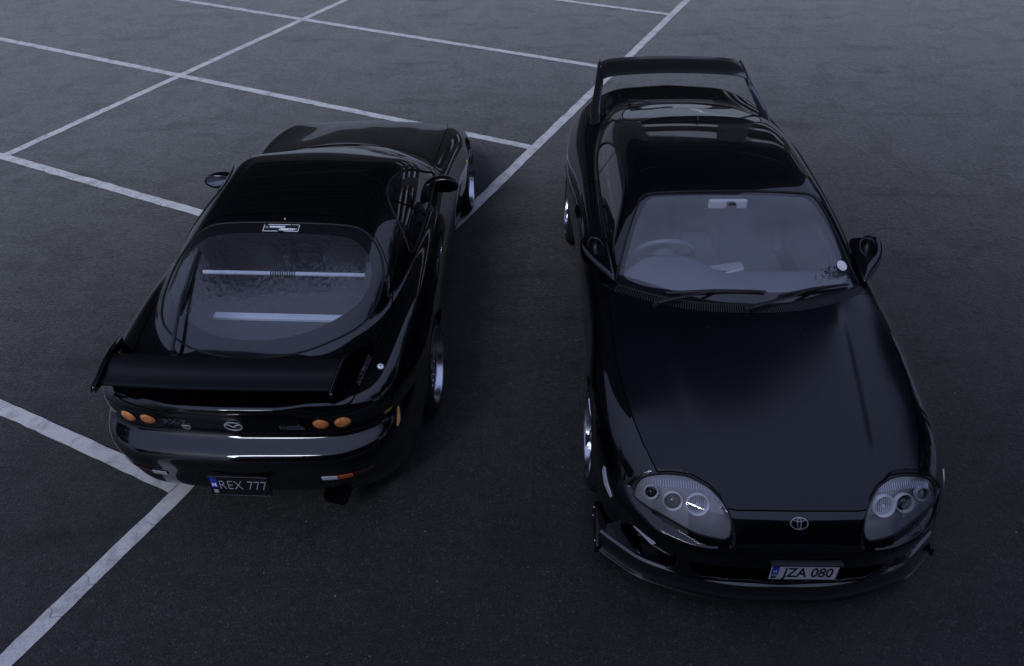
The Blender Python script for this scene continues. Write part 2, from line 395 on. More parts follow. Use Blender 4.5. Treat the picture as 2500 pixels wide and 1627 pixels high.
def split(Mh, f):
    """clip a triangle mesh (V,N,T) by per-vertex field f -> (f<0 part, f>0 part)"""
    V, N, T = Mh
    if len(T) == 0: return Mh, Mh
    f = np.where(np.abs(f) < 1e-7, 1e-7, f); s = f[T] < 0; c = s.sum(1)
    Tn = T[c == 3]; Tp = T[c == 0]; VV = [V]; NN = [N]; base = len(V); on = [Tn]; op = [Tp]
    for k in (1, 2):
        m = c == k; t = T[m]; sg = s[m] if k == 1 else ~s[m]
        if not len(t): continue
        odd = sg.argmax(1); r = np.arange(len(t)); a = t[r,odd]; b = t[r,(odd+1)%3]; d = t[r,(odd+2)%3]
        ta = (f[a]/(f[a]-f[b]))[:,None]; tb = (f[a]/(f[a]-f[d]))[:,None]
        p1 = V[a]+(V[b]-V[a])*ta; p2 = V[a]+(V[d]-V[a])*tb; n1 = N[a]+(N[b]-N[a])*ta; n2 = N[a]+(N[d]-N[a])*tb
        i1 = base+np.arange(len(t)); i2 = i1+len(t); base += 2*len(t); VV += [p1,p2]; NN += [n1,n2]
        tri = np.stack([a,i1,i2],1); qd = np.concatenate([np.stack([i1,b,d],1), np.stack([i1,d,i2],1)])
        (on if k == 1 else op).append(tri); (op if k == 1 else on).append(qd)
    V = np.concatenate(VV); N = np.concatenate(NN); N /= np.maximum(np.linalg.norm(N,axis=1,keepdims=True),1e-9)
    return compact((V,N,np.concatenate(on))), compact((V,N,np.concatenate(op)))
def compact(Mh):
    V,N,T = Mh
    if len(T) == 0: return V[:0],N[:0],T
    u, inv = np.unique(T, return_inverse=True); return V[u], N[u], inv.reshape(T.shape)
def join(*ms):
    V=[];N=[];T=[];b=0
    for v,n,t in ms: V.append(v);N.append(n);T.append(t+b);b+=len(v)
    return np.concatenate(V),np.concatenate(N),np.concatenate(T)
def catmull(pts, n=10, closed=True):
    P = np.asarray(pts,float); m = len(P); out = []
    rng = range(m) if closed else range(m-1)
    for i in rng:
        g = (lambda k: P[k % m]) if closed else (lambda k: P[min(max(k,0),m-1)])
        p0,p1,p2,p3 = g(i-1),g(i),g(i+1),g(i+2)
        for j in range(n):
            t = j/n; out.append(.5*((2*p1)+(-p0+p2)*t+(2*p0-5*p1+4*p2-p3)*t*t+(-p0+3*p1-3*p2+p3)*t**3))
    if not closed: out.append(P[-1])
    return np.array(out)
def rounded(pts, r, n=6):
    """polygon with rounded corners; r scalar or per point"""
    P = [np.array(p,float) for p in pts]; m = len(P); out = []
    for i in range(m):
        a,b,c = P[i-1],P[i],P[(i+1)%m]; rr = r[i] if hasattr(r,'__len__') else r
        u = a-b; w = c-b; lu = np.linalg.norm(u); lw = np.linalg.norm(w); rr = min(rr, lu*.48, lw*.48)
        s = b+u/lu*rr; e = b+w/lw*rr
        for j in range(n+1):
            t = j/n; out.append((1-t)**2*s+2*t*(1-t)*b+t*t*e)
    return np.array(out)
def bbm(poly, u, v, pad=.04):
    a = poly.min(0)-pad; b = poly.max(0)+pad; return (u > a[0]) & (u < b[0]) & (v > a[1]) & (v < b[1])
def sdf(poly, u, v):
    """signed distance to closed polygon, negative inside"""
    A = np.asarray(poly); B = np.roll(A, -1, 0); d2 = np.full(u.shape, 1e9); ins = np.zeros(u.shape, bool)
    for (ax,ay),(bx,by) in zip(A,B):
        ex,ey = bx-ax,by-ay; l = ex*ex+ey*ey+1e-18; t = np.clip(((u-ax)*ex+(v-ay)*ey)/l,0,1)
        d2 = np.minimum(d2,(u-ax-t*ex)**2+(v-ay-t*ey)**2)
        c = (ay > v) != (by > v)
        ins ^= c & (u < ex*(v-ay)/(ey if abs(ey) > 1e-12 else 1e-12)+ax)
    return np.where(ins,-1,1)*np.sqrt(d2)
def shift(Mh, d):
    V,N,T = Mh; return V+N*d, N, T
def emit(name, Mh, mat, parent):
    V,N,T = Mh
    if len(T) == 0: return None
    return mk(name, V, T, mat, parent, N=N)
def curve_on(F, pts3, d, off=0.0):
    P,N = cast(F, np.asarray(pts3), d); return P+N*off, N

#BODY#
# ------------------------------------------------------------------ shared car pieces
def func_tab(fn, ulim, vlim, step=0.01, blur=0.006):
    t = Tab.__new__(Tab); t.u0, t.v0, t.st = ulim[0], vlim[0], step
    U = np.arange(ulim[0], ulim[1]+step*.5, step); Vv = np.arange(vlim[0], vlim[1]+step*.5, step)
    A = fn(*np.meshgrid(U, Vv, indexing='ij')); t.T = gblur(gblur(A, blur/step, 0), blur/step, 1); t.G = np.ones_like(t.T); return t
def carve(Mh, f, gap=0.005):
    a, b = split(Mh, f(Mh)+gap/2)
    if len(b[2]): _, b = split(b, f(b)-gap/2)
    return a, b
def plan(poly, zmin=0.0):      # seen from above
    poly = np.asarray(poly)
    def f(Mh):
        V,N,T = Mh
        d = np.full(len(V), 9.0); m = (V[:,2] > zmin-.05) & bbm(poly, V[:,0], V[:,1])
        if m.any(): d[m] = np.maximum(sdf(poly, V[m,0], V[m,1]), zmin-V[m,2])
        return d
    return f
def symp(half):
    """closed polygon from the x>=0 half listed from the front centre to the rear centre"""
    h = [tuple(p) for p in half]; return np.array(h+[(-a,b) for a,b in h[::-1] if a > 1e-6])
def sideview(poly, sgn, xmin=0.3):   # seen from the side
    poly = np.asarray(poly)
    def f(Mh):
        V = Mh[0]; d = np.full(len(V), 9.0); m = (V[:,0]*sgn > xmin-.05) & bbm(poly, V[:,1], V[:,2])
        if m.any(): d[m] = np.maximum(sdf(poly, V[m,1], V[m,2]), xmin-V[m,0]*sgn)
        return d
    return f
def endview(poly, sy, ymin=1.0, mirror=0):
    poly = np.asarray(poly)
    def f(Mh):
        V = Mh[0]; d = np.full(len(V), 9.0); xx = V[:,0]*(mirror if mirror else 1); m = (V[:,1]*sy > ymin-.05) & bbm(poly, xx, V[:,2]); x = xx[m]
        if m.any(): d[m] = np.maximum(sdf(poly, x, V[m,2]), ymin-V[m,1]*sy)
        return d
    return f
def strip_on(name, F, pts, d, r, mat, parent, off=0.0, n=6, closed=True, flat=1.0):
    P,N = curve_on(F, pts, d, off); return MB().tube(P, r, n, closed, flat=flat).build(name, mat, parent, smooth=True)
def decal(name, F, V, Fc, centre, d, up, scale, mat, parent, off=0.002, rot=0.0):
    """lay flat letters or shapes (V in XY) on the surface: cast each vertex along d"""
    d = np.array(d, float)/np.linalg.norm(d); up = np.array(up,float); up -= d*(up@d); up /= np.linalg.norm(up); rt = np.cross(d, up)
    c, s = math.cos(rot), math.sin(rot); X = V[:,0]*scale; Y = V[:,1]*scale; X, Y = c*X-s*Y, s*X+c*Y
    o = np.array(centre)+rt*X[:,None]+up*Y[:,None]-d*.4
    P,N = cast(F, o, d, 1.2, 400); P = P+N*(off+(V[:,2:3]-V[:,2].min())*scale)
    return mk(name, P, Fc, mat, parent, smooth=False)
def ring_shape(rx, ry, w, n=48, h=0.003):
    """flat elliptical ring"""
    V=[];F=[]
    for k in range(n):
        t = 2*PI*k/n
        for a,b,z in ((rx,ry,0),(rx,ry,h),(rx-w,ry-w,h),(rx-w,ry-w,0)): V.append((a*math.cos(t),b*math.sin(t),z))
    for k in range(n):
        j = (k+1)%n
        for q in range(3): F.append((k*4+q,j*4+q,j*4+q+1,k*4+q+1))
    return V,F
def stroke(pts, w, h=0.003):
    """ribbon along a 2d polyline; w scalar or list"""
    P = np.asarray(pts,float); n=len(P); V=[];F=[]
    for i in range(n):
        t = P[min(i+1,n-1)]-P[max(i-1,0)]; t/=np.linalg.norm(t)+1e-9; nn = np.array([-t[1],t[0]]); ww = w[i] if hasattr(w,'__len__') else w
        for s,z in ((-1,0),(-1,h),(1,h),(1,0)): V.append((P[i,0]+nn[0]*ww/2*s,P[i,1]+nn[1]*ww/2*s,z))
    for i in range(n-1):
        for q in range(3): F.append((i*4+q,(i+1)*4+q,(i+1)*4+q+1,i*4+q+1))
    return V,F
def merge2(*ls):
    V=[];F=[]
    for v,f in ls:
        n=len(V); V+=list(v); F+=[tuple(i+n for i in q) for q in f]
    return np.array(V,float),F

def make_wheel(car, name, x, y, R, rimR, width, sgn, camber, style):
    """x: outer face; z centre = R"""
    w = empty(name, (x, y, R*math.cos(camber)-.004)); w.parent = car
    w.rotation_euler = (0, -camber*sgn, 0)      # top leans in
    s = sgn
    prof = [(rimR-.004,-.012),(rimR+.004,-.004),(rimR+.018,.0),(R-.035,-.004),(R-.012,-.018),(R-.002,-.04),(R,-.07),(R,-width+.06),(R-.004,-width+.03),(R-.03,-width+.004),(rimR+.01,-width),(rimR-.01,-width+.01)]
    MB().lathe([(r,a*s) for r,a in prof], 64).build('tyre', M['tyre'], w, smooth=True)
    rim = [(rimR-.006,-.010),(rimR+.002,-.006),(rimR+.004,.0),(rimR-.004,.002),(rimR-.010,-.004)]
    if style == 'dish':
        prof = rim+[(rimR-.014,-.012),(rimR-.018,-.035),(rimR-.032,-.056),(rimR-.040,-.060)]
        MB().lathe([(r,a*s) for r,a in prof], 72).build('rim_lip', M['alloy'], w, smooth=True)
        b = MB(); nb = 30
        for k in range(nb):
            t = 2*PI*k/nb; r = rimR-.046
            b.lathe([(0,.006*s),(.004,.006*s),(.005,0)], 6, c=(-.061*s, r*math.cos(t), r*math.sin(t)))
        b.build('rim_bolt', M['chrome'], w, smooth=True)['kind'] = 'stuff'
        prof = [(rimR-.038,-.061),(rimR-.056,-.061),(rimR-.062,-.067)]
        MB().lathe([(r,a*s) for r,a in prof], 72).build('rim_flange', M['alloy_dull'], w, smooth=True)
        for k in range(10):
            t = 2*PI*k/10; b = MB()
            def q(rr, tt, a): return (a*s, rr*math.cos(tt), rr*math.sin(tt))
            vs = [q(.055,t-.20,-.055),q(.055,t+.20,-.055),q(rimR-.055,t+.09,-.064),q(rimR-.055,t-.09,-.064),
                  q(.055,t-.20,-.090),q(.055,t+.20,-.090),q(rimR-.055,t+.09,-.100),q(rimR-.055,t-.09,-.100)]
            b.add(vs, [(0,1,2,3),(7,6,5,4),(0,4,5,1),(1,5,6,2),(2,6,7,3),(3,7,4,0)]).build('spoke', M['alloy_dull'], w, bevel=.004)
        MB().lathe([(.0,-.038*s),(.024,-.038*s),(.030,-.042*s),(.034,-.052*s),(.066,-.056*s),(.070,-.10*s)], 40).build('hub', M['alloy_dull'], w, smooth=True)
    else:
        prof = rim+[(rimR-.014,-.016),(rimR-.022,-.05),(rimR-.032,-.10),(rimR-.036,-.2)]
        MB().lathe([(r,a*s) for r,a in prof], 72).build('rim_lip', M['alloy'], w, smooth=True)
        for k in range(5):
            t = 2*PI*k/5+.3
            def q(rr, tt, a): return (a*s, rr*math.cos(tt), rr*math.sin(tt))
            secs = [(.045,.52,-.035,.05),(.10,.20,-.018,.05),(.16,.15,-.010,.045),(rimR-.016,.19,-.006,.04)]
            vs=[]; fs=[]
            for rr,hw,a,th in secs: vs += [q(rr,t-hw,a),q(rr,t+hw,a),q(rr,t+hw,a-th),q(rr,t-hw,a-th)]
            for i in range(3):
                for j in range(4): fs.append((i*4+j,i*4+(j+1)%4,i*4+4+(j+1)%4,i*4+4+j))
            fs += [(0,3,2,1),(12,13,14,15)]
            MB().add(vs,fs).build('spoke', M['alloy'], w, bevel=.008, seg=3)
        MB().lathe([(0,-.012*s),(.028,-.012*s),(.034,-.018*s),(.040,-.034*s),(.06,-.05*s)], 40).build('hub', M['alloy_dull'], w, smooth=True)
        for k in range(5):
            t = 2*PI*k/5+.3+PI/5
            MB().lathe([(0,-.022*s),(.010,-.022*s),(.011,-.05*s)], 8, c=(0,.055*math.cos(t),.055*math.sin(t))).build('wheel_nut', M['chrome'], w, smooth=True)
    MB().lathe([(.04,-.135*s),(.150,-.135*s),(.150,-.16*s),(.04,-.16*s)], 48).build('brake_disc', M['darkmetal'], w, smooth=True)
    MB().lathe([(rimR-.03,-.165*s),(.02,-.17*s)], 32).build('inner_barrel', M['liner'], w, smooth=True)
    return w
def make_seat(car, x, y, mat=None):
    st = empty('seat', (x, y, .28)); st.parent = car; mat = mat or M['seat']
    MB().box((0,0,.04),(.48,.50,.14)).build('seat_cushion', mat, st, bevel=.05, seg=4)
    Rm = Matrix.Rotation(R_(18), 3, 'X')
    MB().box((0,-.32,.36),(.46,.12,.60),Rm,.82).build('backrest', mat, st, bevel=.05, seg=4)
    for sx in (-1,1): MB().box((sx*.22,-.27,.30),(.07,.16,.42),Rm,.8).build('side_bolster', mat, st, bevel=.03, seg=3)
    MB().box((0,-.45,.70),(.27,.08,.16),Rm,.85).build('headrest', mat, st, bevel=.035, seg=4)
    return st
def steering(car, x, y, z, tilt=62):
    s = empty('steering_wheel', (x, y, z)); s.parent = car; s.rotation_euler = (R_(tilt),0,0)
    MB().tube([(math.cos(t)*.18, math.sin(t)*.18, 0) for t in np.linspace(0,2*PI,48,endpoint=False)], .016, 10, True).build('wheel_rim', M['grip'], s, smooth=True)
    MB().lathe([(0,.02),(.05,.018),(.07,0),(.07,-.05)], 24, 'Z').build('horn_pad', M['trim'], s, smooth=True)
    for a in (0, PI, -PI/2): MB().box((math.cos(a)*.115, math.sin(a)*.115, -.005),(.12 if a != -PI/2 else .035,.035 if a != -PI/2 else .12,.012)).build('wheel_spoke', M['plastic'], s, bevel=.004)
    return s
def wiper(parent, base, elbow, blade_a, blade_b, mat, lift=.02):
    w = empty('windscreen_wiper', (0,0,0)); w.parent = parent
    b,e,a,c = [np.array(q,float) for q in (base,elbow,blade_a,blade_b)]; mid = (a+c)/2
    MB().lathe([(0,.022),(.012,.022),(.018,.012),(.02,-.01)], 16, 'Z', c=b).build('pivot_cap', mat, w, smooth=True)
    MB().tube([b+[0,0,.012], b*.65+e*.35+[0,0,.012], e, mid+[0,0,.018]], [.013,.012,.008,.006], 6, flat=.6).build('wiper_arm', mat, w, smooth=True)
    MB().tube([a+[0,0,.004], a*.85+c*.15+[0,0,.010], mid+[0,0,.014], a*.15+c*.85+[0,0,.010], c+[0,0,.004]], [.005,.007,.010,.007,.005], 6, flat=.8).build('wiper_blade', mat, w, smooth=True)
    MB().tube([a, mid, c], .004, 4).build('rubber_strip', M['rubber'], w)
    return w

# ================================================================== SUPRA-SHAPED COUPE, FACING THE CAMERA
HS = Tab([
 (2.4,[(0,.52),(.5,.48),(.8,.40),(1.05,.2)]),
 (2.2,[(0,.605),(.3,.598),(.5,.57),(.7,.50),(.9,.40),(1.05,.28)]),
 (2.05,[(0,.668),(.33,.658),(.5,.64),(.66,.59),(.8,.51),(.95,.38),(1.05,.28)]),
 (1.85,[(0,.728),(.3,.724),(.45,.715),(.6,.690),(.72,.64),(.85,.54),(1.05,.34)]),
 (1.6,[(0,.782),(.3,.780),(.5,.768),(.65,.748),(.76,.705),(.87,.60),(1.05,.40)]),
 (1.275,[(0,.835),(.35,.835),(.5,.825),(.66,.800),(.77,.760),(.87,.67),(1.05,.45)]),
 (.95,[(0,.875),(.4,.875),(.6,.862),(.75,.825),(.85,.755),(1.05,.52)]),
 (.6,[(0,.90),(.6,.885),(.74,.860),(.83,.805),(.92,.70),(1.05,.55)]),
 (.1,[(0,.90),(.6,.895),(.76,.875),(.84,.82),(.93,.71),(1.05,.56)]),
 (-.5,[(0,.91),(.6,.905),(.77,.885),(.85,.83),(.94,.70),(1.05,.56)]),
 (-1.0,[(0,.93),(.6,.925),(.76,.895),(.86,.83),(.95,.70),(1.05,.56)]),
 (-1.4,[(0,.935),(.5,.93),(.68,.91),(.80,.87),(.90,.79),(.97,.68),(1.05,.56)]),
 (-1.8,[(0,.93),(.5,.925),(.66,.905),(.78,.855),(.9,.74),(1.05,.55)]),
 (-2.1,[(0,.935),(.4,.925),(.6,.89),(.74,.83),(.9,.69),(1.05,.5)]),
 (-2.4,[(0,.94),(.4,.925),(.6,.88),(.75,.79),(.9,.65),(1.05,.45)])],
 (-1.1,1.1),(-2.6,2.5),blur=(.03,.07),even=True)
SS = Tab([   # v = y, u = z -> half width
 (2.3,[(0,.80),(.3,.84),(.5,.85),(.7,.80),(.9,.70)]),
 (1.9,[(0,.80),(.3,.84),(.5,.86),(.7,.80),(.9,.70)]),
 (1.6,[(0,.82),(.2,.845),(.5,.868),(.65,.845),(.8,.79),(1.0,.7)]),
 (1.275,[(0,.83),(.2,.855),(.5,.885),(.64,.878),(.76,.84),(1.0,.74)]),
 (.9,[(0,.81),(.2,.83),(.5,.86),(.66,.855),(.8,.825),(1.0,.76)]),
 (.3,[(0,.79),(.2,.82),(.5,.862),(.66,.862),(.8,.84),(1.0,.80)]),
 (-.4,[(0,.79),(.2,.82),(.5,.868),(.66,.872),(.8,.85),(1.0,.80)]),
 (-.9,[(0,.80),(.2,.84),(.5,.890),(.66,.890),(.8,.86),(1.0,.80)]),
 (-1.275,[(0,.83),(.2,.865),(.5,.908),(.66,.908),(.8,.87),(1.0,.80)]),
 (-1.7,[(0,.80),(.2,.84),(.5,.880),(.66,.876),(.8,.84),(1.0,.76)]),
 (-2.1,[(0,.70),(.2,.77),(.5,.805),(.7,.80),(.85,.75),(1.0,.68)]),
 (-2.5,[(0,.5),(.5,.6),(.8,.58),(1.0,.5)])],
 (-.1,1.3),(-2.6,2.5),blur=(.03,.08))
NS = Tab([   # v = z, u = |x| -> front y
 (0.0,[(0,2.12),(.38,2.085),(.6,1.99),(.75,1.86),(.83,1.70),(.9,1.45),(1.05,1.0)]),
 (.15,[(0,2.125),(.38,2.095),(.6,2.0),(.75,1.87),(.83,1.72),(.9,1.45),(1.05,1.0)]),
 (.30,[(0,2.158),(.35,2.135),(.6,2.035),(.735,1.892),(.805,1.765),(.87,1.55),(.93,1.3),(1.05,.8)]),
 (.42,[(0,2.172),(.35,2.152),(.605,2.048),(.74,1.900),(.81,1.770),(.875,1.55),(.93,1.3),(1.05,.8)]),
 (.52,[(0,2.165),(.35,2.158),(.605,2.062),(.74,1.912),(.81,1.78),(.875,1.55),(.93,1.3),(1.05,.8)]),
 (.56,[(0,2.150),(.35,2.140),(.6,2.046),(.735,1.895),(.805,1.76),(.872,1.53),(1.05,.8)]),
 (.60,[(0,2.125),(.35,2.105),(.6,2.01),(.73,1.865),(.80,1.73),(.87,1.50),(1.05,.8)]),
 (.68,[(0,2.075),(.35,2.045),(.6,1.95),(.73,1.81),(.80,1.67),(.87,1.44),(1.05,.7)]),
 (.80,[(0,1.96),(.35,1.93),(.6,1.83),(.73,1.69),(.80,1.55),(1.05,.6)])],
 (-.1,1.1),(-.1,1.0),blur=(.025,.02),even=True)
RS = Tab([   # rear y
 (0.0,[(0,-2.22),(.5,-2.17),(.75,-2.0),(1.0,-1.5)]),(.3,[(0,-2.30),(.5,-2.25),(.75,-2.07),(1.0,-1.5)]),
 (.55,[(0,-2.33),(.5,-2.28),(.75,-2.10),(1.0,-1.5)]),(.8,[(0,-2.27),(.5,-2.22),(.72,-2.05),(1.0,-1.5)]),(1.0,[(0,-2.27),(.45,-2.2),(.65,-2.05),(1.0,-1.5)])],
 (-.1,1.1),(-.1,1.3),blur=(.03,.03),even=True)
GS = Tab([(0,[(-2.4,.80),(-2.0,.90),(-1.75,.965),(-1.4,1.06),(-1.15,1.125),(-.95,1.168),(-.7,1.200),(-.4,1.220),(-.15,1.218),(.02,1.200),(.12,1.170),(.3,1.100),(.5,1.022),(.75,.918),(.87,.866),(1.1,.76)]),
          (1,[(-2.4,.80),(-2.0,.90),(-1.75,.965),(-1.4,1.06),(-1.15,1.125),(-.95,1.168),(-.7,1.200),(-.4,1.220),(-.15,1.218),(.02,1.200),(.12,1.170),(.3,1.100),(.5,1.022),(.75,.918),(.87,.866),(1.1,.76)])],
 (-2.6,1.6),(0,1),blur=(.028,0))
SG = Tab([   # greenhouse half width; v = y, u = z
 (1.2,[(.8,.74),(.95,.68),(1.1,.60),(1.25,.50)]),
 (.6,[(.8,.75),(.9,.722),(1.05,.645),(1.17,.56),(1.25,.48)]),
 (.1,[(.8,.765),(.92,.725),(1.05,.650),(1.17,.570),(1.25,.49)]),
 (-.5,[(.8,.77),(.92,.728),(1.05,.655),(1.17,.575),(1.25,.49)]),
 (-.9,[(.8,.76),(.95,.700),(1.05,.640),(1.17,.555),(1.25,.48)]),
 (-1.3,[(.8,.71),(.95,.640),(1.05,.585),(1.17,.50),(1.25,.4)]),
 (-1.6,[(.8,.64),(.95,.560),(1.05,.50),(1.25,.35)]),
 (-1.9,[(.8,.52),(.95,.43),(1.05,.36),(1.25,.2)]),
 (-2.2,[(.8,.36),(.95,.28),(1.05,.2),(1.25,.1)])],
 (.7,1.35),(-2.4,1.3),blur=(.03,.07))
_ltx = [.20,.28,.34,.40,.46,.53,.61,.70,.78,.95]; _lty = [2.13,2.045,1.966,1.908,1.872,1.854,1.845,1.850,1.86,1.9]
_lbx = [.20,.28,.35,.44,.523,.61,.673,.72,.78,.95]; _lby = [2.145,2.137,2.123,2.095,2.050,1.995,1.939,1.885,1.80,1.50]
def lensz(ax, y): return smin(HS(ax,y)-.0015, .548+1.45*(nat_spline(_lbx,_lby,np.ravel(ax)).reshape(np.shape(ax))-y), .11)
_hlpoly = rounded([(.283,.600),(.290,.548),(.42,.538),(.62,.548),(.735,.590),(.750,.66),(.70,.715),(.58,.712),(.45,.700),(.345,.668)],[.03,.03,.1,.1,.05,.03,.03,.1,.1,.04],8)
HLT = func_tab(lambda u,v: sdf(_hlpoly,u,v), (-.05,1.1),(.0,1.3), .01, .006)
_mouth = rounded([(-.46,.375),(.46,.375),(.40,.235),(-.40,.235)],[.05]*4,6)
_duct = rounded([(.50,.385),(.70,.42),(.74,.30),(.66,.21),(.50,.215)],[.04]*5,6)
MT = func_tab(lambda u,v: np.minimum(sdf(_mouth,u,v), sdf(_duct,np.abs(u),v)), (-1.05,1.05),(-.1,1.3), .01, .006)
WS_F, WS_R = 1.275, -1.275
def wellS(ax,y,z):
    a = np.maximum(np.sqrt((y-WS_F)**2+(z-.305)**2)-.335, .52-ax); b = np.maximum(np.sqrt((y-WS_R)**2+(z-.31)**2)-.340, .52-ax)
    return np.minimum(a,b)
def F_S(x,y,z):
    ax = np.abs(x)
    crx = .385+(1.775-y)*.118
    bulge = .007*(1-sstep(ax, crx-.025, crx+.055))*sstep(y,.75,1.05)*(1-sstep(y,1.65,1.95))
    top = (z-HS(x,y)-bulge)*HS.n(x,y)
    side = (ax-SS(z,y))*SS.n(z,y)
    fr = (y-NS(ax,z))*NS.n(ax,z); re = (RS(ax,z)-y)*RS.n(ax,z)
    b = smax(smax(top, side, .09), smax(smax(fr, re, .05), .15-z, .04), .07)
    yy = y+.45*ax*ax*sstep(y,.05,.65)
    g = smax((z-GS(yy,0*yy)+.09*ax*ax)*.93, (ax-SG(z,y))*SG.n(z,y), .11)
    g = smax(smax(g, .6-z, .01), -2.15-y, .05)
    f = smin(b, g, .03)
    # headlight bay, mouth and corner ducts, wheel wells
    hl = np.maximum(HLT(ax, np.where(z < .62, z+.40*np.maximum(y-NS(ax,.56+0*y)+.055,0), z)), (lensz(ax,y)-z)*.8); f = smax(f, -smax(hl, nat_spline(_ltx,_lty,np.ravel(ax)).reshape(np.shape(ax))-y, .01), .022)
    mo = np.maximum(MT(x,z), (NS(ax,z)-.13)-y); f = smax(f, -mo, .014)
    return smax(f, -wellS(ax,y,z), .008)

def build_supra():
    car = empty('sports_coupe', (1.316, 4.155, 0), R_(178.6))
    tag(car, 'black sports coupe facing the camera, with clear headlights, tall rear wing and plate JZA 080', 'car', 'black sports cars in the car park')
    P = M['paint2']
    body = nets(F_S, (0,-2.5,.05), (1.0,2.35,1.32), .0125)
    full = body
    # regions
    ws_out = catmull(symp([(0,.832),(.25,.812),(.5,.735),(.655,.645),(.692,.60),(.690,.55),(.62,.33),(.535,.125),(.50,.088),(.44,.080),(0,.083)]),6)
    ws_in = catmull(symp([(0,.750),(.25,.735),(.5,.668),(.625,.59),(.65,.54),(.635,.48),(.575,.30),(.500,.150),(.465,.118),(.41,.110),(0,.113)]),6)
    cowl = catmull(symp([(0,.900),(.25,.880),(.5,.800),(.66,.700),(.735,.625),(.745,.58),(.71,.58),(.67,.645),(.5,.742),(.25,.819),(0,.839)]),5)
    cowl_o = symp([(0,.905),(.25,.885),(.5,.805),(.66,.705),(.738,.635),(.74,.3),(0,.3)])
    lens = catmull([(.61,1.858),(.53,1.868),(.459,1.888),(.39,1.935),(.345,1.983),(.305,2.05),(.292,2.10),(.31,2.125),(.351,2.122),(.44,2.095),(.523,2.045),(.61,1.985),(.673,1.935),(.705,1.895),(.695,1.865),(.66,1.855)],4)
    hood = np.array([tuple(p) for p in symp([(0,2.052),(.27,2.045),(.322,2.035),(.335,1.985),(.38,1.93),(.452,1.878),(.53,1.858),(.603,1.850),(.655,1.70),(.692,1.55),(.725,1.35),(.742,1.15),(.748,.9),(.742,.68),(.66,.707),(.5,.808),(.25,.888),(0,.908)])])
    lensN = lambda s: (lambda Mh: np.maximum(plan([(a*s,b) for a,b in lens],.50)(Mh), .50-Mh[0][:,2]))
    parts = {}
    well, body = split(body, np.where(np.abs(body[0][:,0]) > .45, np.minimum(np.hypot(body[0][:,1]-WS_F, body[0][:,2]-.305)-.341, np.hypot(body[0][:,1]-WS_R, body[0][:,2]-.31)-.346), 1.0))
    for q_ in (1,-1):
        h1,_ = split(well, -q_*well[0][:,0])
        for r_ in (1,-1): emit('wheel_arch_liner', split(h1, -r_*h1[0][:,1])[0], M['liner'], car)
    wso, body = carve(body, plan(ws_out,.8), .006)
    wsi, frit = carve(wso, plan(ws_in,.8), .0002)
    emit('windscreen', shift(wsi,-.003), M['ws_glass'], car); emit('windscreen_border', shift(frit,-.003), M['frit'], car)
    cw, body = carve(body, plan(cowl,.8), .004)
    emit('cowl_tray', shift(cw,-.012), M['liner'], car)
    for s in (1,-1):
        ln, body = carve(body, lensN(s), .006)
        h = empty('headlight', (0,0,0)); h.parent = car
        emit('lens', shift(ln,-.002), M['lens_glass'], h)
        V,N,T = ln; V2 = V.copy(); ed = sdf(lens, V[:,0]*s, V[:,1]); dep = np.minimum(-ed*1.8,.115)+.004
        V2 = V-N*dep[:,None]*.3; V2[:,2] -= dep*.75; V2[:,1] -= dep*.35
        mk('lamp_bowl', V2, T, M['housing'], h, N=N)
        # three round lamps: main inside, projector, small outer
        for (lx,ly,lz,r,kind) in ((.424,1.975,.604,.050,'main'),(.532,1.945,.590,.043,'proj'),(.628,1.900,.600,.032,'small')):
            c = np.array([lx*s,ly,lz]); dirv = Vector((.10*s,.86,.50)).normalized(); Q = dirv.to_track_quat('Z','Y').to_matrix()
            lamp = empty('lamp', tuple(c)); lamp.parent = h; lamp.rotation_euler = Q.to_euler()
            MB().lathe([(r*1.02,-.02),(r*1.07,.004),(r*1.02,.010),(r*.95,.007),(r*.88,-.006)], 36, 'Z').build('lamp_ring', M['bar_silver'], lamp, smooth=True)
            o = [(r*.90,-.004),(r*.75,-.022),(r*.5,-.036),(.0,-.044)]
            MB().lathe(o, 36, 'Z').build('reflector', M['badge_silver'] if kind == 'main' else M['darkmetal'], lamp, smooth=True)
            if kind != 'main': MB().lathe([(0,.006),(r*.35,.003),(r*.62,-.006),(r*.7,-.02)], 24, 'Z').build('projector_glass', M['frit'], lamp, smooth=True)
            else:
                MB().lathe([(0,-.002),(.008,-.004),(.009,-.03)], 12, 'Z').build('bulb', M['clearlens'], lamp, smooth=True)
                b = MB()
                for k in range(9): b.box(((k-4)*.0095,0,-.020),(.0016,r*1.5*math.sqrt(max(.05,1-((k-4)/5)**2)),.004))
                b.build('reflector_flute', M['alloy'], lamp)['kind'] = 'stuff'
        b = MB()
        for k in range(26):          # fine ribs along the upper part of the housing
            t = k/25; x0 = (.375+.28*t)*s; y0 = 1.945-.06*t; b.box((x0, y0-.012, lensz(abs(x0),y0-.012)-.022),(.0025,.034,.003),Matrix.Rotation(-R_(30),3,'X'))
        b.build('housing_rib', M['alloy_dull'], h)['kind'] = 'stuff'
        pts = [(a*s,b,1.2) for a,b in lens[::2]]
        strip_on('lens_seal', F_S, pts, (0,0,-1), .0045, M['rubber'], h, off=-.001)
    hd, body = carve(body, plan(hood,.55), .006)
    emit('bonnet', hd, M['bonnet'], car)
    # side glass, doors
    win = catmull([(.385,.928),(.33,.962),(.20,1.025),(.04,1.088),(-.16,1.130),(-.45,1.135),(-.68,1.105),(-.86,1.05),(-.965,.985),(-.975,.945),(-.90,.928),(-.5,.920),(.1,.915)],6)
    door = rounded([(.66,.905),(.70,.62),(.66,.30),(.60,.205),(-.42,.205),(-.56,.40),(-.62,.70),(-.585,.905)],[.02,.1,.1,.03,.08,.1,.1,.03],6)
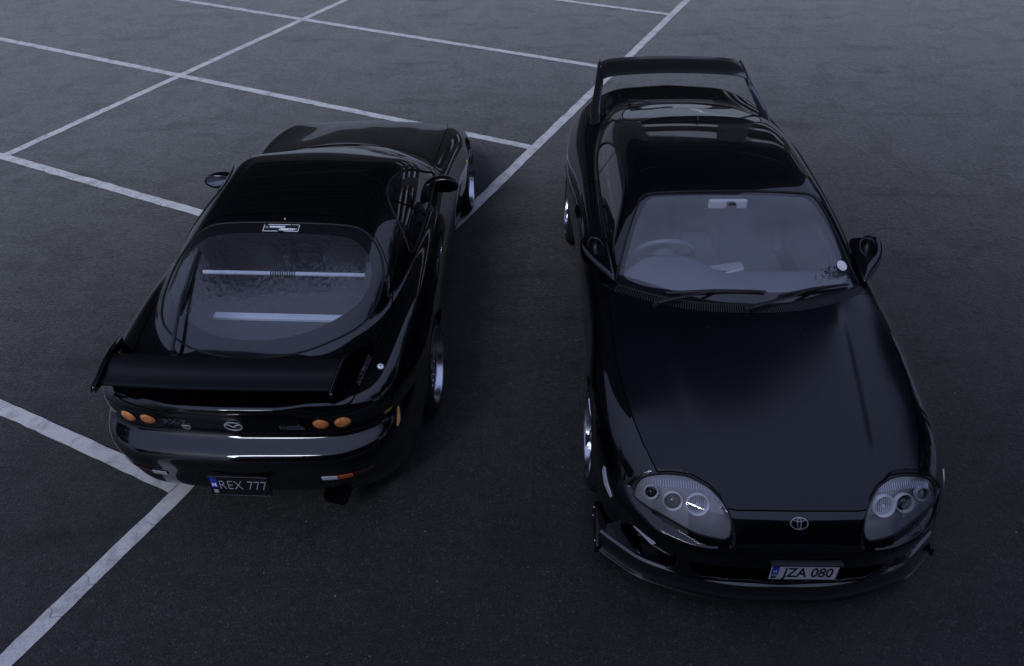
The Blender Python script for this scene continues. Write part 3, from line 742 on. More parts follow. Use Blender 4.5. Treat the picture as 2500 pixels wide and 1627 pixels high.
    for s in (1,-1):
        w_, body = carve(body, sideview(win, s, .45), .012)
        wf, wb = split(w_, w_[0][:,1]+.60)       # <: behind the pillar
        emit('quarter_glass', shift(split(wf, wf[0][:,1]+.615)[0],-.004), M['side_glass'], car); emit('door_glass', shift(wb,-.004), M['side_glass'], car)
        strip_on('window_seal', F_S, [(1.2*s,a,b) for a,b in win[::2]], (-s,0,0), .007, M['rubber'], car, off=.0)
        d_, body = carve(body, sideview(door, s, .5), .006)
        emit('door', d_, P, car)
        hp,_ = cast(F_S, [(1.2*s,-.36,.74),(1.2*s,-.50,.745)], (-s,0,0)); 
        MB().tube([hp[0]+[.006*s,0,0],(hp[0]+hp[1])/2+[.012*s,0,0],hp[1]+[.006*s,0,0]],[.010,.014,.010],8).build('door_handle', P, car, smooth=True)
    # rear glass
    rg = catmull(symp([(0,-.99),(.40,-1.00),(.475,-1.06),(.50,-1.25),(.455,-1.50),(.36,-1.68),(.22,-1.75),(0,-1.77)]),6)
    r_, body = carve(body, plan(rg,.8), .008)
    emit('rear_window', shift(r_,-.003), M['side_glass'], car)
    hatch = rounded(symp([(0,-.965),(.47,-.965),(.545,-1.05),(.60,-1.5),(.58,-1.9),(.50,-2.12),(0,-2.20)]),[.05]*20,4)
    ha, body = carve(body, plan(hatch,.78), .006); emit('tailgate', ha, P, car)
    # roof channels
    for s in (1,-1):
        g = [(.470*s,-.88),(.474*s,-.88),(.452*s,-.3),(.446*s,.03),(.443*s,.03),(.447*s,-.3)]
        _, body = split(body, plan(g,1.0)(body))
    # front bumper line
    bump = rounded([(2.6,.52),(1.70,.555),(1.60,.50),(1.58,.30),(1.56,.0),(2.6,0)],[.01,.05,.05,.05,.01,.01],4)
    fb, body = split(body, np.maximum(1.585+.0*body[0][:,1]-body[0][:,1], body[0][:,2]-np.where(np.abs(body[0][:,0]) < .30, .70, .575)))
    emit('front_bumper', fb, P, car)
    emit('body_shell', body, P, car)
    # inner shell blocks light through the gaps
    V,N,T = full; lin = shift(full,-.014)
    for f in (plan(ws_in,.8), plan(rg,.8), sideview(win,1,.45), sideview(win,-1,.45), lensN(1), lensN(-1)): lin = split(lin, f(lin)-.004)[1]
    emit('inner_shell', lin, M['liner'], car)
    # seals round the windscreen
    strip_on('windscreen_seal', F_S, [(a,b,1.6) for a,b in ws_out[::2]], (0,0,-1), .006, M['rubber'], car)
    # cowl louvres
    b = MB(); xs = np.linspace(-.70,.70,112); c0 = nat_spline([0,.25,.5,.67,.735],[.868,.850,.772,.676,.625],np.abs(xs)); o = np.stack([xs,c0,np.full(112,1.4)],1)
    PP,NN = cast(F_S,o,(0,0,-1))
    for p,n_,x in zip(PP,NN,xs):
        a = -math.atan(x*.62/.5*.5)
        b.box(p+n_*-.002,(.0055,.052,.010),Matrix.Rotation(a,3,'Z')@Matrix.Rotation(R_(-14),3,'X'))
    b.build('cowl_louvre', M['plastic'], car)['kind'] = 'stuff'
    # wipers
    def on(x,y,off=0.0):
        p,n_ = cast(F_S,[(x,y,1.6)],(0,0,-1)); return p[0]+n_[0]*off
    wiper(car, on(.50,.83,.012), on(.28,.775,.03), on(.43,.735,.008), on(-.115,.752,.008), M['plastic'])
    wiper(car, on(.01,.885,.012), on(-.25,.79,.03), on(-.18,.775,.008), on(-.615,.640,.008), M['plastic'])
    for x in (.246,-.27): 
        p = on(x,1.02); MB().box(p+[0,0,.004],(.012,.018,.010)).build('washer_nozzle', M['darkmetal'], car, bevel=.003)
    # round tax disc on the glass
    p,n_ = cast(F_S,[(-.615,.50,1.6)],(0,0,-1)); Q = Vector(n_[0]).to_track_quat('Z','Y').to_matrix()
    MB().lathe([(0,.0015),(.032,.0015),(.033,0)],32,'Z',c=p[0],M3=Q).build('windscreen_disc_sticker', pmat('paper_disc',(.55,.55,.58),.6), car, smooth=True)
    # emblem: three overlapping ellipses
    v1 = ring_shape(.050,.034,.0045); v2 = ring_shape(.034,.0115,.0035); v2 = ([(a,b_+.020,c) for a,b_,c in v2[0]],v2[1]); v3 = ring_shape(.0115,.032,.0035)
    V,F = merge2(v1,v2,v3)
    decal('emblem', F_S, V, F, (0,2.09,.625), (0,-.62,-.78), (0,-.78,.62), .80, M['badge_dark2'], car, off=.001)
    # number plate with holder
    pl = empty('number_plate', (-.047,2.192,.402)); pl.parent = car; pl.rotation_euler = (R_(88),0,R_(180)); pl.scale = (.84,.90,1)
    pb = [(-.180,-.055),(.180,-.055),(.180,.055),(-.180,.055)]
    MB().box((0,0,0),(.36,.112,.006)).build('plate_panel', M['plate_white'], pl, bevel=.004)
    MB().box((-.158,.018,.0037),(.038,.066,.002)).build('plate_band', M['plate_blue'], pl)
    MB().box((-.158,-.034,.0037),(.030,.022,.002)).build('plate_stamp', M['badge_dark'], pl)
    V,F = text_mesh('M',.030,.0006,bold=.001); mk('plate_letter', V+[-.158,.010,.0052], F, M['greyprint'], pl, smooth=False)
    V,F = text_mesh('JZA 080',.104,.001,shear=.0,bold=.0008,spacing=1.0); V[:,0] *= .80/1.0*(.27/(V[:,0].max()-V[:,0].min()))/.80; mk('plate_letter', V+[.022,0,.0045], F, M['plate_black'], pl, smooth=False)
    MB().box((0,.066,-.004),(.385,.014,.03)).build('plate_holder', M['plastic'], pl, bevel=.003)
    for x,y in ((0,-.0575),): MB().box((x,y,0),(.366,.006,.012)).build('plate_frame', M['plastic'], pl)
    # corner lamps and side markers
    for s in (1,-1):
        pts = [(.52,.388),(.60,.405),(.69,.425),(.70,.405),(.62,.375),(.53,.362)]
        oo = [(a*s,3.0,b) for a,b in pts]; Pp,Nn = cast(F_S,[(a*s,3.0,.435) for a,b in pts],(0,-1,0),1.6)
        vs = [];
        for (a,b),p in zip(pts,Pp): vs.append((a*s,p[1]-.010,b))
        vs += [(v[0],v[1]-.05,v[2]) for v in vs]; n = 6
        MB().add(vs,[tuple(range(n)),tuple(range(n,2*n))[::-1]]+[(i,(i+1)%n,n+(i+1)%n,n+i) for i in range(n)]).build('indicator_lamp', M['frit'], car, bevel=.004)
        MB().add([(vs[k][0]+(0 if k else 0),vs[k][1]+.006,vs[k][2]) for k in (1,2,3,4)]+[(vs[k][0],vs[k][1]-.01,vs[k][2]) for k in (1,2,3,4)],[(0,1,2,3),(4,7,6,5),(0,4,5,1),(1,5,6,2),(2,6,7,3),(3,7,4,0)]).build('indicator_bulb_window', M['clearlens'], car, bevel=.003)
        mkp = [(1.70,.545),(1.735,.52),(1.80,.475),(1.815,.455),(1.80,.45),(1.75,.475),(1.705,.52)]
        Pp,Nn = cast(F_S,[(1.2*s,a,b) for a,b in mkp],(-s,0,0)); vs = list(Pp+Nn*.008)+list(Pp-Nn*.01); n=7
        MB().add(vs,[tuple(range(n)),tuple(range(n,2*n))[::-1]]+[(i,(i+1)%n,n+(i+1)%n,n+i) for i in range(n)]).build('side_marker_lamp', M['clearlens'], car, bevel=.003)
    # splitter with end flaps
    cont = [(0,2.150),(.2,2.146),(.41,2.105),(.637,2.020),(.765,1.920),(.845,1.845)]
    c2 = catmull(cont,8,False); full_c = [(-a,b) for a,b in c2[::-1][:-1]]+[tuple(p) for p in c2]
    prof = [(-.10,.10),(.012,.092),(.018,.100),(.006,.112),(-.006,.150),(-.008,.205),(-.020,.213),(-.10,.213)]   # (outward, z)
    vs=[];fs=[];m=len(prof);C = np.array(full_c)
    for i in range(len(C)):
        t = C[min(i+1,len(C)-1)]-C[max(i-1,0)]; t/=np.linalg.norm(t); nr = np.array([-t[1],t[0]])
        for d,z in prof: q = C[i]+nr*d; vs.append((q[0],q[1],z))
    for i in range(len(C)-1):
        for j in range(m-1): fs.append((i*m+j,i*m+j+1,(i+1)*m+j+1,(i+1)*m+j))
    edge_split(mk('front_splitter', vs, fs, M['carbon'], car), 30)
    for s in (1,-1):
        fl = [(1.88,.085),(1.875,.13),(1.80,.185),(1.69,.215),(1.635,.19),(1.645,.10)]
        MB().prism(fl,.838,.858,lambda u,v,h: (s*(h-.06*(v-.1)),u,v)).build('splitter_flap', M['satin'], car, bevel=.004)
        for u,v in ((1.67,.185),(1.68,.13),(1.83,.12)):
            MB().lathe([(0,.004),(.005,.003),(.006,0)],8,'X',c=(s*(.858-.06*(v-.1)),u,v),M3=Matrix.Scale(s,3,Vector((1,0,0)))).build('flap_bolt', M['chrome'], car)
    # mouth grille
    b = MB()
    for k in range(6): b.box((0,2.045,.245+k*.024),(.90,.006,.005))
    for k in range(40): b.box((-.44+k*.0225,2.043,.305),(.004,.005,.14))
    b.build('intake_mesh', M['satin'], car)['kind'] = 'stuff'
    # mirrors
    mpoly = rounded([(.70,.65),(.760,.580),(.850,.470),(.890,.380),(.896,.310),(.882,.270),(.72,.270)],[.01,.03,.05,.04,.03,.02,.01],6)
    MPT = func_tab(lambda u,v: sdf(mpoly,u,v), (.3,1.3), (-.2,1.1), .006, .008)
    def FM(x,y,z):
        ax = np.abs(x); t = np.clip((y-.26)/.38,0,1); zc = .930-.035*t+.10*(ax-.80)*(1-t); hh = .062-.036*t
        e = smax(MPT(ax,y), np.abs(z-zc)-hh, .05)
        h = (np.sqrt(((ax-.800-.15*(.37-y))/.044)**2+((y-.375)/.078)**2+((z-.990)/.085)**2+1e-6)-1)*.05
        return smax(e, -h, .012)
    mm = nets(FM,(0,.1,.80),(1.05,.76,1.1),.007)
    for s in (1,-1):
        half,_ = split(mm, -s*mm[0][:,0]); hole = lambda V: (np.sqrt(((np.abs(V[:,0])-.800-.15*(.37-V[:,1]))/.044)**2+((V[:,1]-.375)/.078)**2+((V[:,2]-.990)/.085)**2)-1.03)
        h_, sh = split(half, hole(half[0])); mr = empty('door_mirror', (0,0,0)); mr.parent = car
        emit('mirror_shell', sh, P, mr); emit('mirror_scoop', h_, M['satin'], mr)
        MB().lathe([(0,0),(.05,0),(.052,.004)],24,'Y',c=(.835*s,.258,.930)).build('mirror_glass', M['mirror'], mr)
    # rear wing
    wg = empty('rear_wing', (0,-2.1,.95)); wg.parent = car
    vs=[];fs=[];K=33
    sec = [(-2.34,.022),(-2.315,.030),(-2.22,.030),(-2.12,.022),(-2.05,.006),(-2.02,-.006),(-2.03,-.014),(-2.12,-.006),(-2.22,.006),(-2.31,.016)]
    for i in range(K):
        t = -1+2*i/(K-1); x = t*.590; zc = 1.102+.022*(1-t*t)-.022*abs(t)**14
        for y,z in sec: vs.append((x,y+2.1+.02*t*t,zc+z-.95))
    m = len(sec)
    for i in range(K-1):
        for j in range(m): fs.append((i*m+j,i*m+(j+1)%m,(i+1)*m+(j+1)%m,(i+1)*m+j))
    fs += [tuple(range(m))[::-1], tuple(range((K-1)*m,K*m))]
    edge_split(mk('wing_blade', vs, fs, M['carbon'], wg), 50)
    for s in (1,-1):
        # upright: follows a centre line from the tailgate shoulder up and back to the blade
        ctr = [(.676,-1.50,.870,.13,.040),(.672,-1.60,.925,.17,.038),(.656,-1.75,.965,.15,.032),(.632,-1.92,1.012,.15,.027),(.612,-2.06,1.052,.185,.025),(.602,-2.12,1.075,.195,.022),(.596,-2.15,1.088,.180,.012)]
        C = catmull([c[:5] for c in ctr],5,False); vs=[];fs=[];n=10
        for (x,y,z,ch,th) in C:
            for k in range(n):
                a = 2*PI*k/n; vs.append((s*(x+math.sin(a)*th), y+math.cos(a)*ch+2.1, z-.95-math.cos(a)*ch*.18))
        for i in range(len(C)-1):
            for k in range(n): fs.append((i*n+k,i*n+(k+1)%n,(i+1)*n+(k+1)%n,(i+1)*n+k))
        fs += [tuple(range(n))[::-1],tuple(range((len(C)-1)*n,len(C)*n))]
        mk('wing_upright', vs, fs, M['carbon'], wg)
        MB().lathe([(0,.004),(.006,.003),(.007,0)],8,'X',c=(s*.602,.0,.19),M3=Matrix.Scale(s,3,Vector((1,0,0)))).build('wing_bolt', M['chrome'], wg)
    # roof spoiler and aerial nub, rear wiper
    vs=[];fs=[];C=[]
    for i in range(25):
        t = -1+2*i/24; x = t*.40; p,n_ = cast(F_S,[(x,-.955+.02*t*t,1.6),(x,-1.03+.02*t*t,1.6)],(0,0,-1)); hgt = .022*(1-t**6)+.004
        vs += [p[0]-n_[0]*.004, p[0]*.35+p[1]*.65+n_[1]*hgt, p[1]*1.0+n_[1]*(hgt*.8), p[1]-n_[1]*.006+[0,.02,0]]
    for i in range(24):
        for j in range(3): fs.append((i*4+j,i*4+j+1,i*4+5+j,i*4+4+j))
    mk('roof_spoiler', vs, fs, M['satin'], car)
    MB().tube([on(0,-.965)+[0,0,.0],on(0,-.985)+[0,0,.035]],[.012,.006],10).build('aerial_nub', M['darkmetal'], car, smooth=True)
    rw = empty('rear_wiper', (0,0,0)); rw.parent = car
    MB().tube([on(.38,-1.86,.015),on(.30,-1.76,.03),on(.22,-1.66,.02)],[.012,.008,.006],6).build('wiper_arm', M['plastic'], rw, smooth=True)
    MB().tube([on(.40,-1.60,.012),on(.22,-1.66,.016),on(.05,-1.70,.012)],.006,5).build('wiper_blade', M['plastic'], rw, smooth=True)
    # wheels
    for s in (1,-1):
        make_wheel(car,'wheel',.872*s,WS_F,.312,.238,.235,s,R_(1.0),'five'); make_wheel(car,'wheel',.892*s,WS_R,.318,.238,.265,s,R_(1.5),'five')
    # lower tail lamps, exhaust (rear is hidden)
    # interior
    cab = empty('cabin', (0,0,0)); cab.parent = car
    MB().box((0,-.25,.24),(1.40,1.9,.06)).build('cabin_floor', M['liner'], cab)
    def dashp(x): return .015*math.exp(-((x-.36)/.20)**4)
    vs=[];fs=[];K=41
    for i in range(K):
        x = -.66+1.32*i/(K-1); cv = .45*x*x; hmp = .045*math.exp(-((x-.36)/.21)**4)
        yb = .76-cv; yf = .44+.0*x-.10*math.exp(-((x-.36)/.22)**4)+(.06 if -.2 < x < .12 else 0)*0
        pr = [(yb,.80),(yb-.05,.835),((yb+yf)/2,.855+hmp*.6),(yf+.05,.862+hmp),(yf,.845+hmp),(yf-.02,.80),(yf-.01,.45)]
        vs += [(x,a,b) for a,b in pr]
    for i in range(K-1):
        for j in range(6): fs.append((i*7+j,i*7+j+1,i*7+8+j,i*7+7+j))
    mk('dashboard', vs, fs, M['dash'], cab)
    MB().add([(.10,.52,.865),(-.08,.44,.875),(-.16,.12,.70),(.06,.12,.66),(.10,.50,.70),(-.08,.42,.70),(-.16,.10,.50),(.06,.10,.50)],[(0,1,2,3),(0,4,5,1),(1,5,6,2),(3,2,6,7),(0,3,7,4)]).build('centre_console', M['interior_pale'], cab, bevel=.015)
    MB().box((0,-.1,.42),(.22,.9,.20)).build('centre_tunnel', M['trim'], cab, bevel=.03)
    for x in (.36,-.36): make_seat(cab, x, -.30)
    steering(cab, .36, .19, .80, 58)
    rm = empty('rear_view_mirror', (0,.12,1.115)); rm.parent = cab
    MB().box((0,0,0),(.235,.03,.062)).build('mirror_housing', M['interior_pale'], rm, bevel=.014, seg=3)
    MB().box((-.01,.045,.008),(.055,.05,.05)).build('mirror_mount', M['satin'], rm, bevel=.01)
    for s in (1,-1): MB().box((.655*s,-.1,.66),(.05,1.2,.40)).build('door_card', M['trim'], cab, bevel=.02)
    MB().box((0,-1.25,.72),(1.1,.8,.06)).build('parcel_shelf', M['trim'], cab, bevel=.02)
    return car
# ================================================================== ROTARY COUPE SEEN FROM BEHIND
HR = Tab([
 (-2.45,[(0,.855),(.4,.835),(.6,.79),(.75,.70),(.95,.55)]),
 (-2.15,[(0,.862),(.3,.855),(.5,.835),(.62,.805),(.72,.765),(.82,.69),(1.0,.5)]),
 (-1.9,[(0,.872),(.3,.866),(.5,.855),(.65,.835),(.74,.805),(.82,.740),(.9,.64),(1.05,.48)]),
 (-1.6,[(0,.88),(.5,.872),(.64,.855),(.72,.842),(.79,.800),(.86,.72),(.94,.60),(1.05,.48)]),
 (-1.25,[(0,.89),(.5,.88),(.64,.862),(.71,.855),(.78,.825),(.855,.745),(.93,.62),(1.05,.50)]),
 (-.85,[(0,.89),(.6,.875),(.71,.855),(.775,.815),(.84,.745),(.93,.60),(1.05,.50)]),
 (-.3,[(0,.88),(.6,.872),(.72,.848),(.775,.810),(.835,.735),(.93,.59),(1.05,.48)]),
 (.2,[(0,.87),(.6,.86),(.71,.838),(.765,.80),(.83,.72),(.93,.57),(1.05,.46)]),
 (.6,[(0,.850),(.4,.842),(.6,.822),(.69,.806),(.755,.775),(.83,.70),(.93,.56),(1.05,.46)]),
 (.95,[(0,.800),(.3,.790),(.5,.770),(.62,.768),(.71,.762),(.78,.725),(.86,.65),(.95,.55),(1.05,.46)]),
 (1.25,[(0,.738),(.25,.729),(.45,.708),(.57,.712),(.67,.722),(.75,.700),(.83,.645),(.93,.54),(1.05,.44)]),
 (1.6,[(0,.640),(.25,.633),(.45,.617),(.57,.618),(.67,.622),(.74,.60),(.82,.54),(.93,.46),(1.05,.4)]),
 (1.9,[(0,.505),(.3,.500),(.5,.485),(.66,.47),(.76,.43),(.9,.4),(1.05,.3)]),
 (2.2,[(0,.34),(.4,.33),(.6,.30),(.8,.26),(1.05,.2)])],
 (-1.1,1.1),(-2.6,2.4),blur=(.026,.07),even=True)
SR_ = Tab([
 (2.2,[(0,.78),(.3,.82),(.5,.80),(.7,.7),(.95,.6)]),
 (1.7,[(0,.78),(.3,.83),(.5,.835),(.65,.79),(.95,.65)]),
 (1.21,[(0,.80),(.2,.835),(.45,.872),(.58,.870),(.70,.82),(.95,.70)]),
 (.7,[(0,.76),(.2,.79),(.45,.835),(.62,.845),(.76,.805),(.95,.72)]),
 (.1,[(0,.75),(.2,.785),(.45,.835),(.66,.853),(.78,.825),(.95,.76)]),
 (-.6,[(0,.76),(.2,.79),(.45,.842),(.66,.862),(.78,.84),(.95,.77)]),
 (-1.21,[(0,.80),(.2,.835),(.45,.882),(.60,.885),(.74,.85),(.95,.77)]),
 (-1.65,[(0,.79),(.2,.82),(.45,.858),(.60,.858),(.72,.825),(.95,.75)]),
 (-2.0,[(0,.75),(.2,.79),(.45,.83),(.60,.83),(.74,.785),(.95,.7)]),
 (-2.4,[(0,.70),(.3,.77),(.6,.77),(.95,.66)])],
 (-.1,1.2),(-2.6,2.4),blur=(.03,.08))
RR = Tab([   # rear face y; v = z, u = |x|
 (.0,[(0,-2.06),(.5,-2.03),(.7,-1.92),(.82,-1.70),(.9,-1.4),(1.05,-.9)]),
 (.15,[(0,-2.11),(.5,-2.08),(.7,-1.97),(.82,-1.74),(.9,-1.4),(1.05,-.9)]),
 (.26,[(0,-2.195),(.5,-2.155),(.7,-2.03),(.80,-1.86),(.88,-1.55),(1.05,-.9)]),
 (.40,[(0,-2.232),(.5,-2.196),(.66,-2.12),(.77,-1.97),(.84,-1.78),(.90,-1.5),(1.05,-.9)]),
 (.50,[(0,-2.256),(.5,-2.223),(.64,-2.160),(.74,-2.055),(.81,-1.89),(.865,-1.68),(.92,-1.4),(1.05,-.9)]),
 (.555,[(0,-2.250),(.5,-2.217),(.64,-2.152),(.74,-2.045),(.81,-1.885),(.865,-1.67),(.92,-1.4),(1.05,-.9)]),
 (.580,[(0,-2.228),(.5,-2.194),(.64,-2.128),(.74,-2.018),(.81,-1.86),(.865,-1.65),(.92,-1.4),(1.05,-.9)]),
 (.605,[(0,-2.178),(.5,-2.146),(.64,-2.082),(.74,-1.98),(.81,-1.83),(.865,-1.63),(.92,-1.4),(1.05,-.9)]),
 (.628,[(0,-2.148),(.5,-2.118),(.63,-2.066),(.735,-1.97),(.80,-1.83),(.86,-1.62),(.92,-1.37),(1.05,-.9)]),
 (.66,[(0,-2.146),(.5,-2.118),(.62,-2.076),(.73,-1.985),(.80,-1.84),(.86,-1.62),(.92,-1.35),(1.05,-.9)]),
 (.74,[(0,-2.160),(.5,-2.132),(.62,-2.092),(.72,-2.01),(.79,-1.87),(.85,-1.62),(.91,-1.35),(1.05,-.9)]),
 (.795,[(0,-2.180),(.36,-2.160),(.5,-2.132),(.62,-2.08),(.72,-1.98),(.79,-1.83),(.85,-1.6),(1.05,-.9)]),
 (.84,[(0,-2.200),(.26,-2.188),(.4,-2.140),(.6,-2.07),(.70,-1.96),(.79,-1.78),(.85,-1.5),(1.05,-.9)]),
 (1.1,[(0,-2.200),(.26,-2.188),(.4,-2.140),(.6,-2.07),(.70,-1.96),(.79,-1.78),(.85,-1.5),(1.05,-.9)])],
 (-.1,1.1),(-.1,1.25),step=.01,blur=(.03,.009),even=True)
NR = Tab([
 (.0,[(0,2.05),(.5,2.0),(.75,1.8),(.9,1.3)]),(.3,[(0,2.15),(.5,2.08),(.75,1.85),(.9,1.3)]),(.5,[(0,2.12),(.5,2.05),(.74,1.82),(.9,1.3)]),(.7,[(0,1.9),(.5,1.85),(.72,1.6),(.9,1.2)])],
 (-.1,1.1),(-.1,1.25),blur=(.03,.03),even=True)
GR = Tab([(0,[(-2.4,.70),(-2.1,.795),(-1.95,.836),(-1.845,.872),(-1.6,.950),(-1.3,1.038),(-1.1,1.093),(-.94,1.132),(-.75,1.165),(-.5,1.186),(-.25,1.180),(-.08,1.155),(.1,1.10),(.35,1.00),(.6,.890),(.72,.838),(1.0,.72),(1.4,.5)]),
          (1,[(-2.4,.70),(-2.1,.795),(-1.95,.836),(-1.845,.872),(-1.6,.950),(-1.3,1.038),(-1.1,1.093),(-.94,1.132),(-.75,1.165),(-.5,1.186),(-.25,1.180),(-.08,1.155),(.1,1.10),(.35,1.00),(.6,.890),(.72,.838),(1.0,.72),(1.4,.5)])],
 (-2.6,1.6),(0,1),blur=(.04,0))
SGR = Tab([
 (1.1,[(.7,.66),(.9,.58),(1.1,.45),(1.3,.3)]),
 (.5,[(.7,.76),(.82,.71),(.95,.64),(1.1,.53),(1.3,.35)]),
 (-.1,[(.7,.785),(.82,.745),(.90,.712),(1.0,.652),(1.08,.588),(1.15,.515),(1.3,.36)]),
 (-.6,[(.7,.785),(.82,.742),(.90,.710),(1.0,.650),(1.08,.578),(1.15,.50),(1.3,.34)]),
 (-.9,[(.7,.775),(.82,.730),(.90,.695),(1.0,.632),(1.08,.55),(1.3,.33)]),
 (-1.2,[(.7,.755),(.82,.705),(.90,.665),(1.0,.582),(1.1,.46),(1.3,.25)]),
 (-1.45,[(.7,.71),(.82,.655),(.90,.602),(1.0,.50),(1.1,.38),(1.3,.2)]),
 (-1.7,[(.7,.62),(.82,.545),(.90,.47),(1.0,.37),(1.3,.1)]),
 (-1.9,[(.7,.50),(.82,.40),(.90,.32),(1.3,.05)]),
 (-2.1,[(.7,.32),(.82,.20),(.9,.12),(1.3,.0)])],
 (.6,1.35),(-2.4,1.3),blur=(.03,.07))
def wellR(ax,y,z):
    a = np.maximum(np.hypot(y-1.215,z-.30)-.335,.52-ax); b = np.maximum(np.hypot(y+1.215,z-.305)-.338,.52-ax); return np.minimum(a,b)
def F_R(x,y,z):
    ax = np.abs(x)
    top = (z-HR(x,y))*HR.n(x,y); side = (ax-SR_(z,y))*SR_.n(z,y)
    re = (RR(ax,z)-y)*RR.n(ax,z); fr = (y-NR(ax,z))*NR.n(ax,z)
    b = smax(smax(top,side,.08), .14-z, .04)
    b = smax(b, fr, .12); b = smax(b, re, .045)
    yy = y+.60*ax*ax*sstep(y,-.30,.45)
    g = smax((z-GR(yy,0*yy)+.085*ax*ax)*.92, (ax-SGR(z,y))*SGR.n(z,y), .11); g = smax(smax(g,.6-z,.01), -1.98-y, .05)
    f = smin(b, g, .045)
    # licence plate recess under the bumper
    return smax(f, -wellR(ax,y,z), .008)

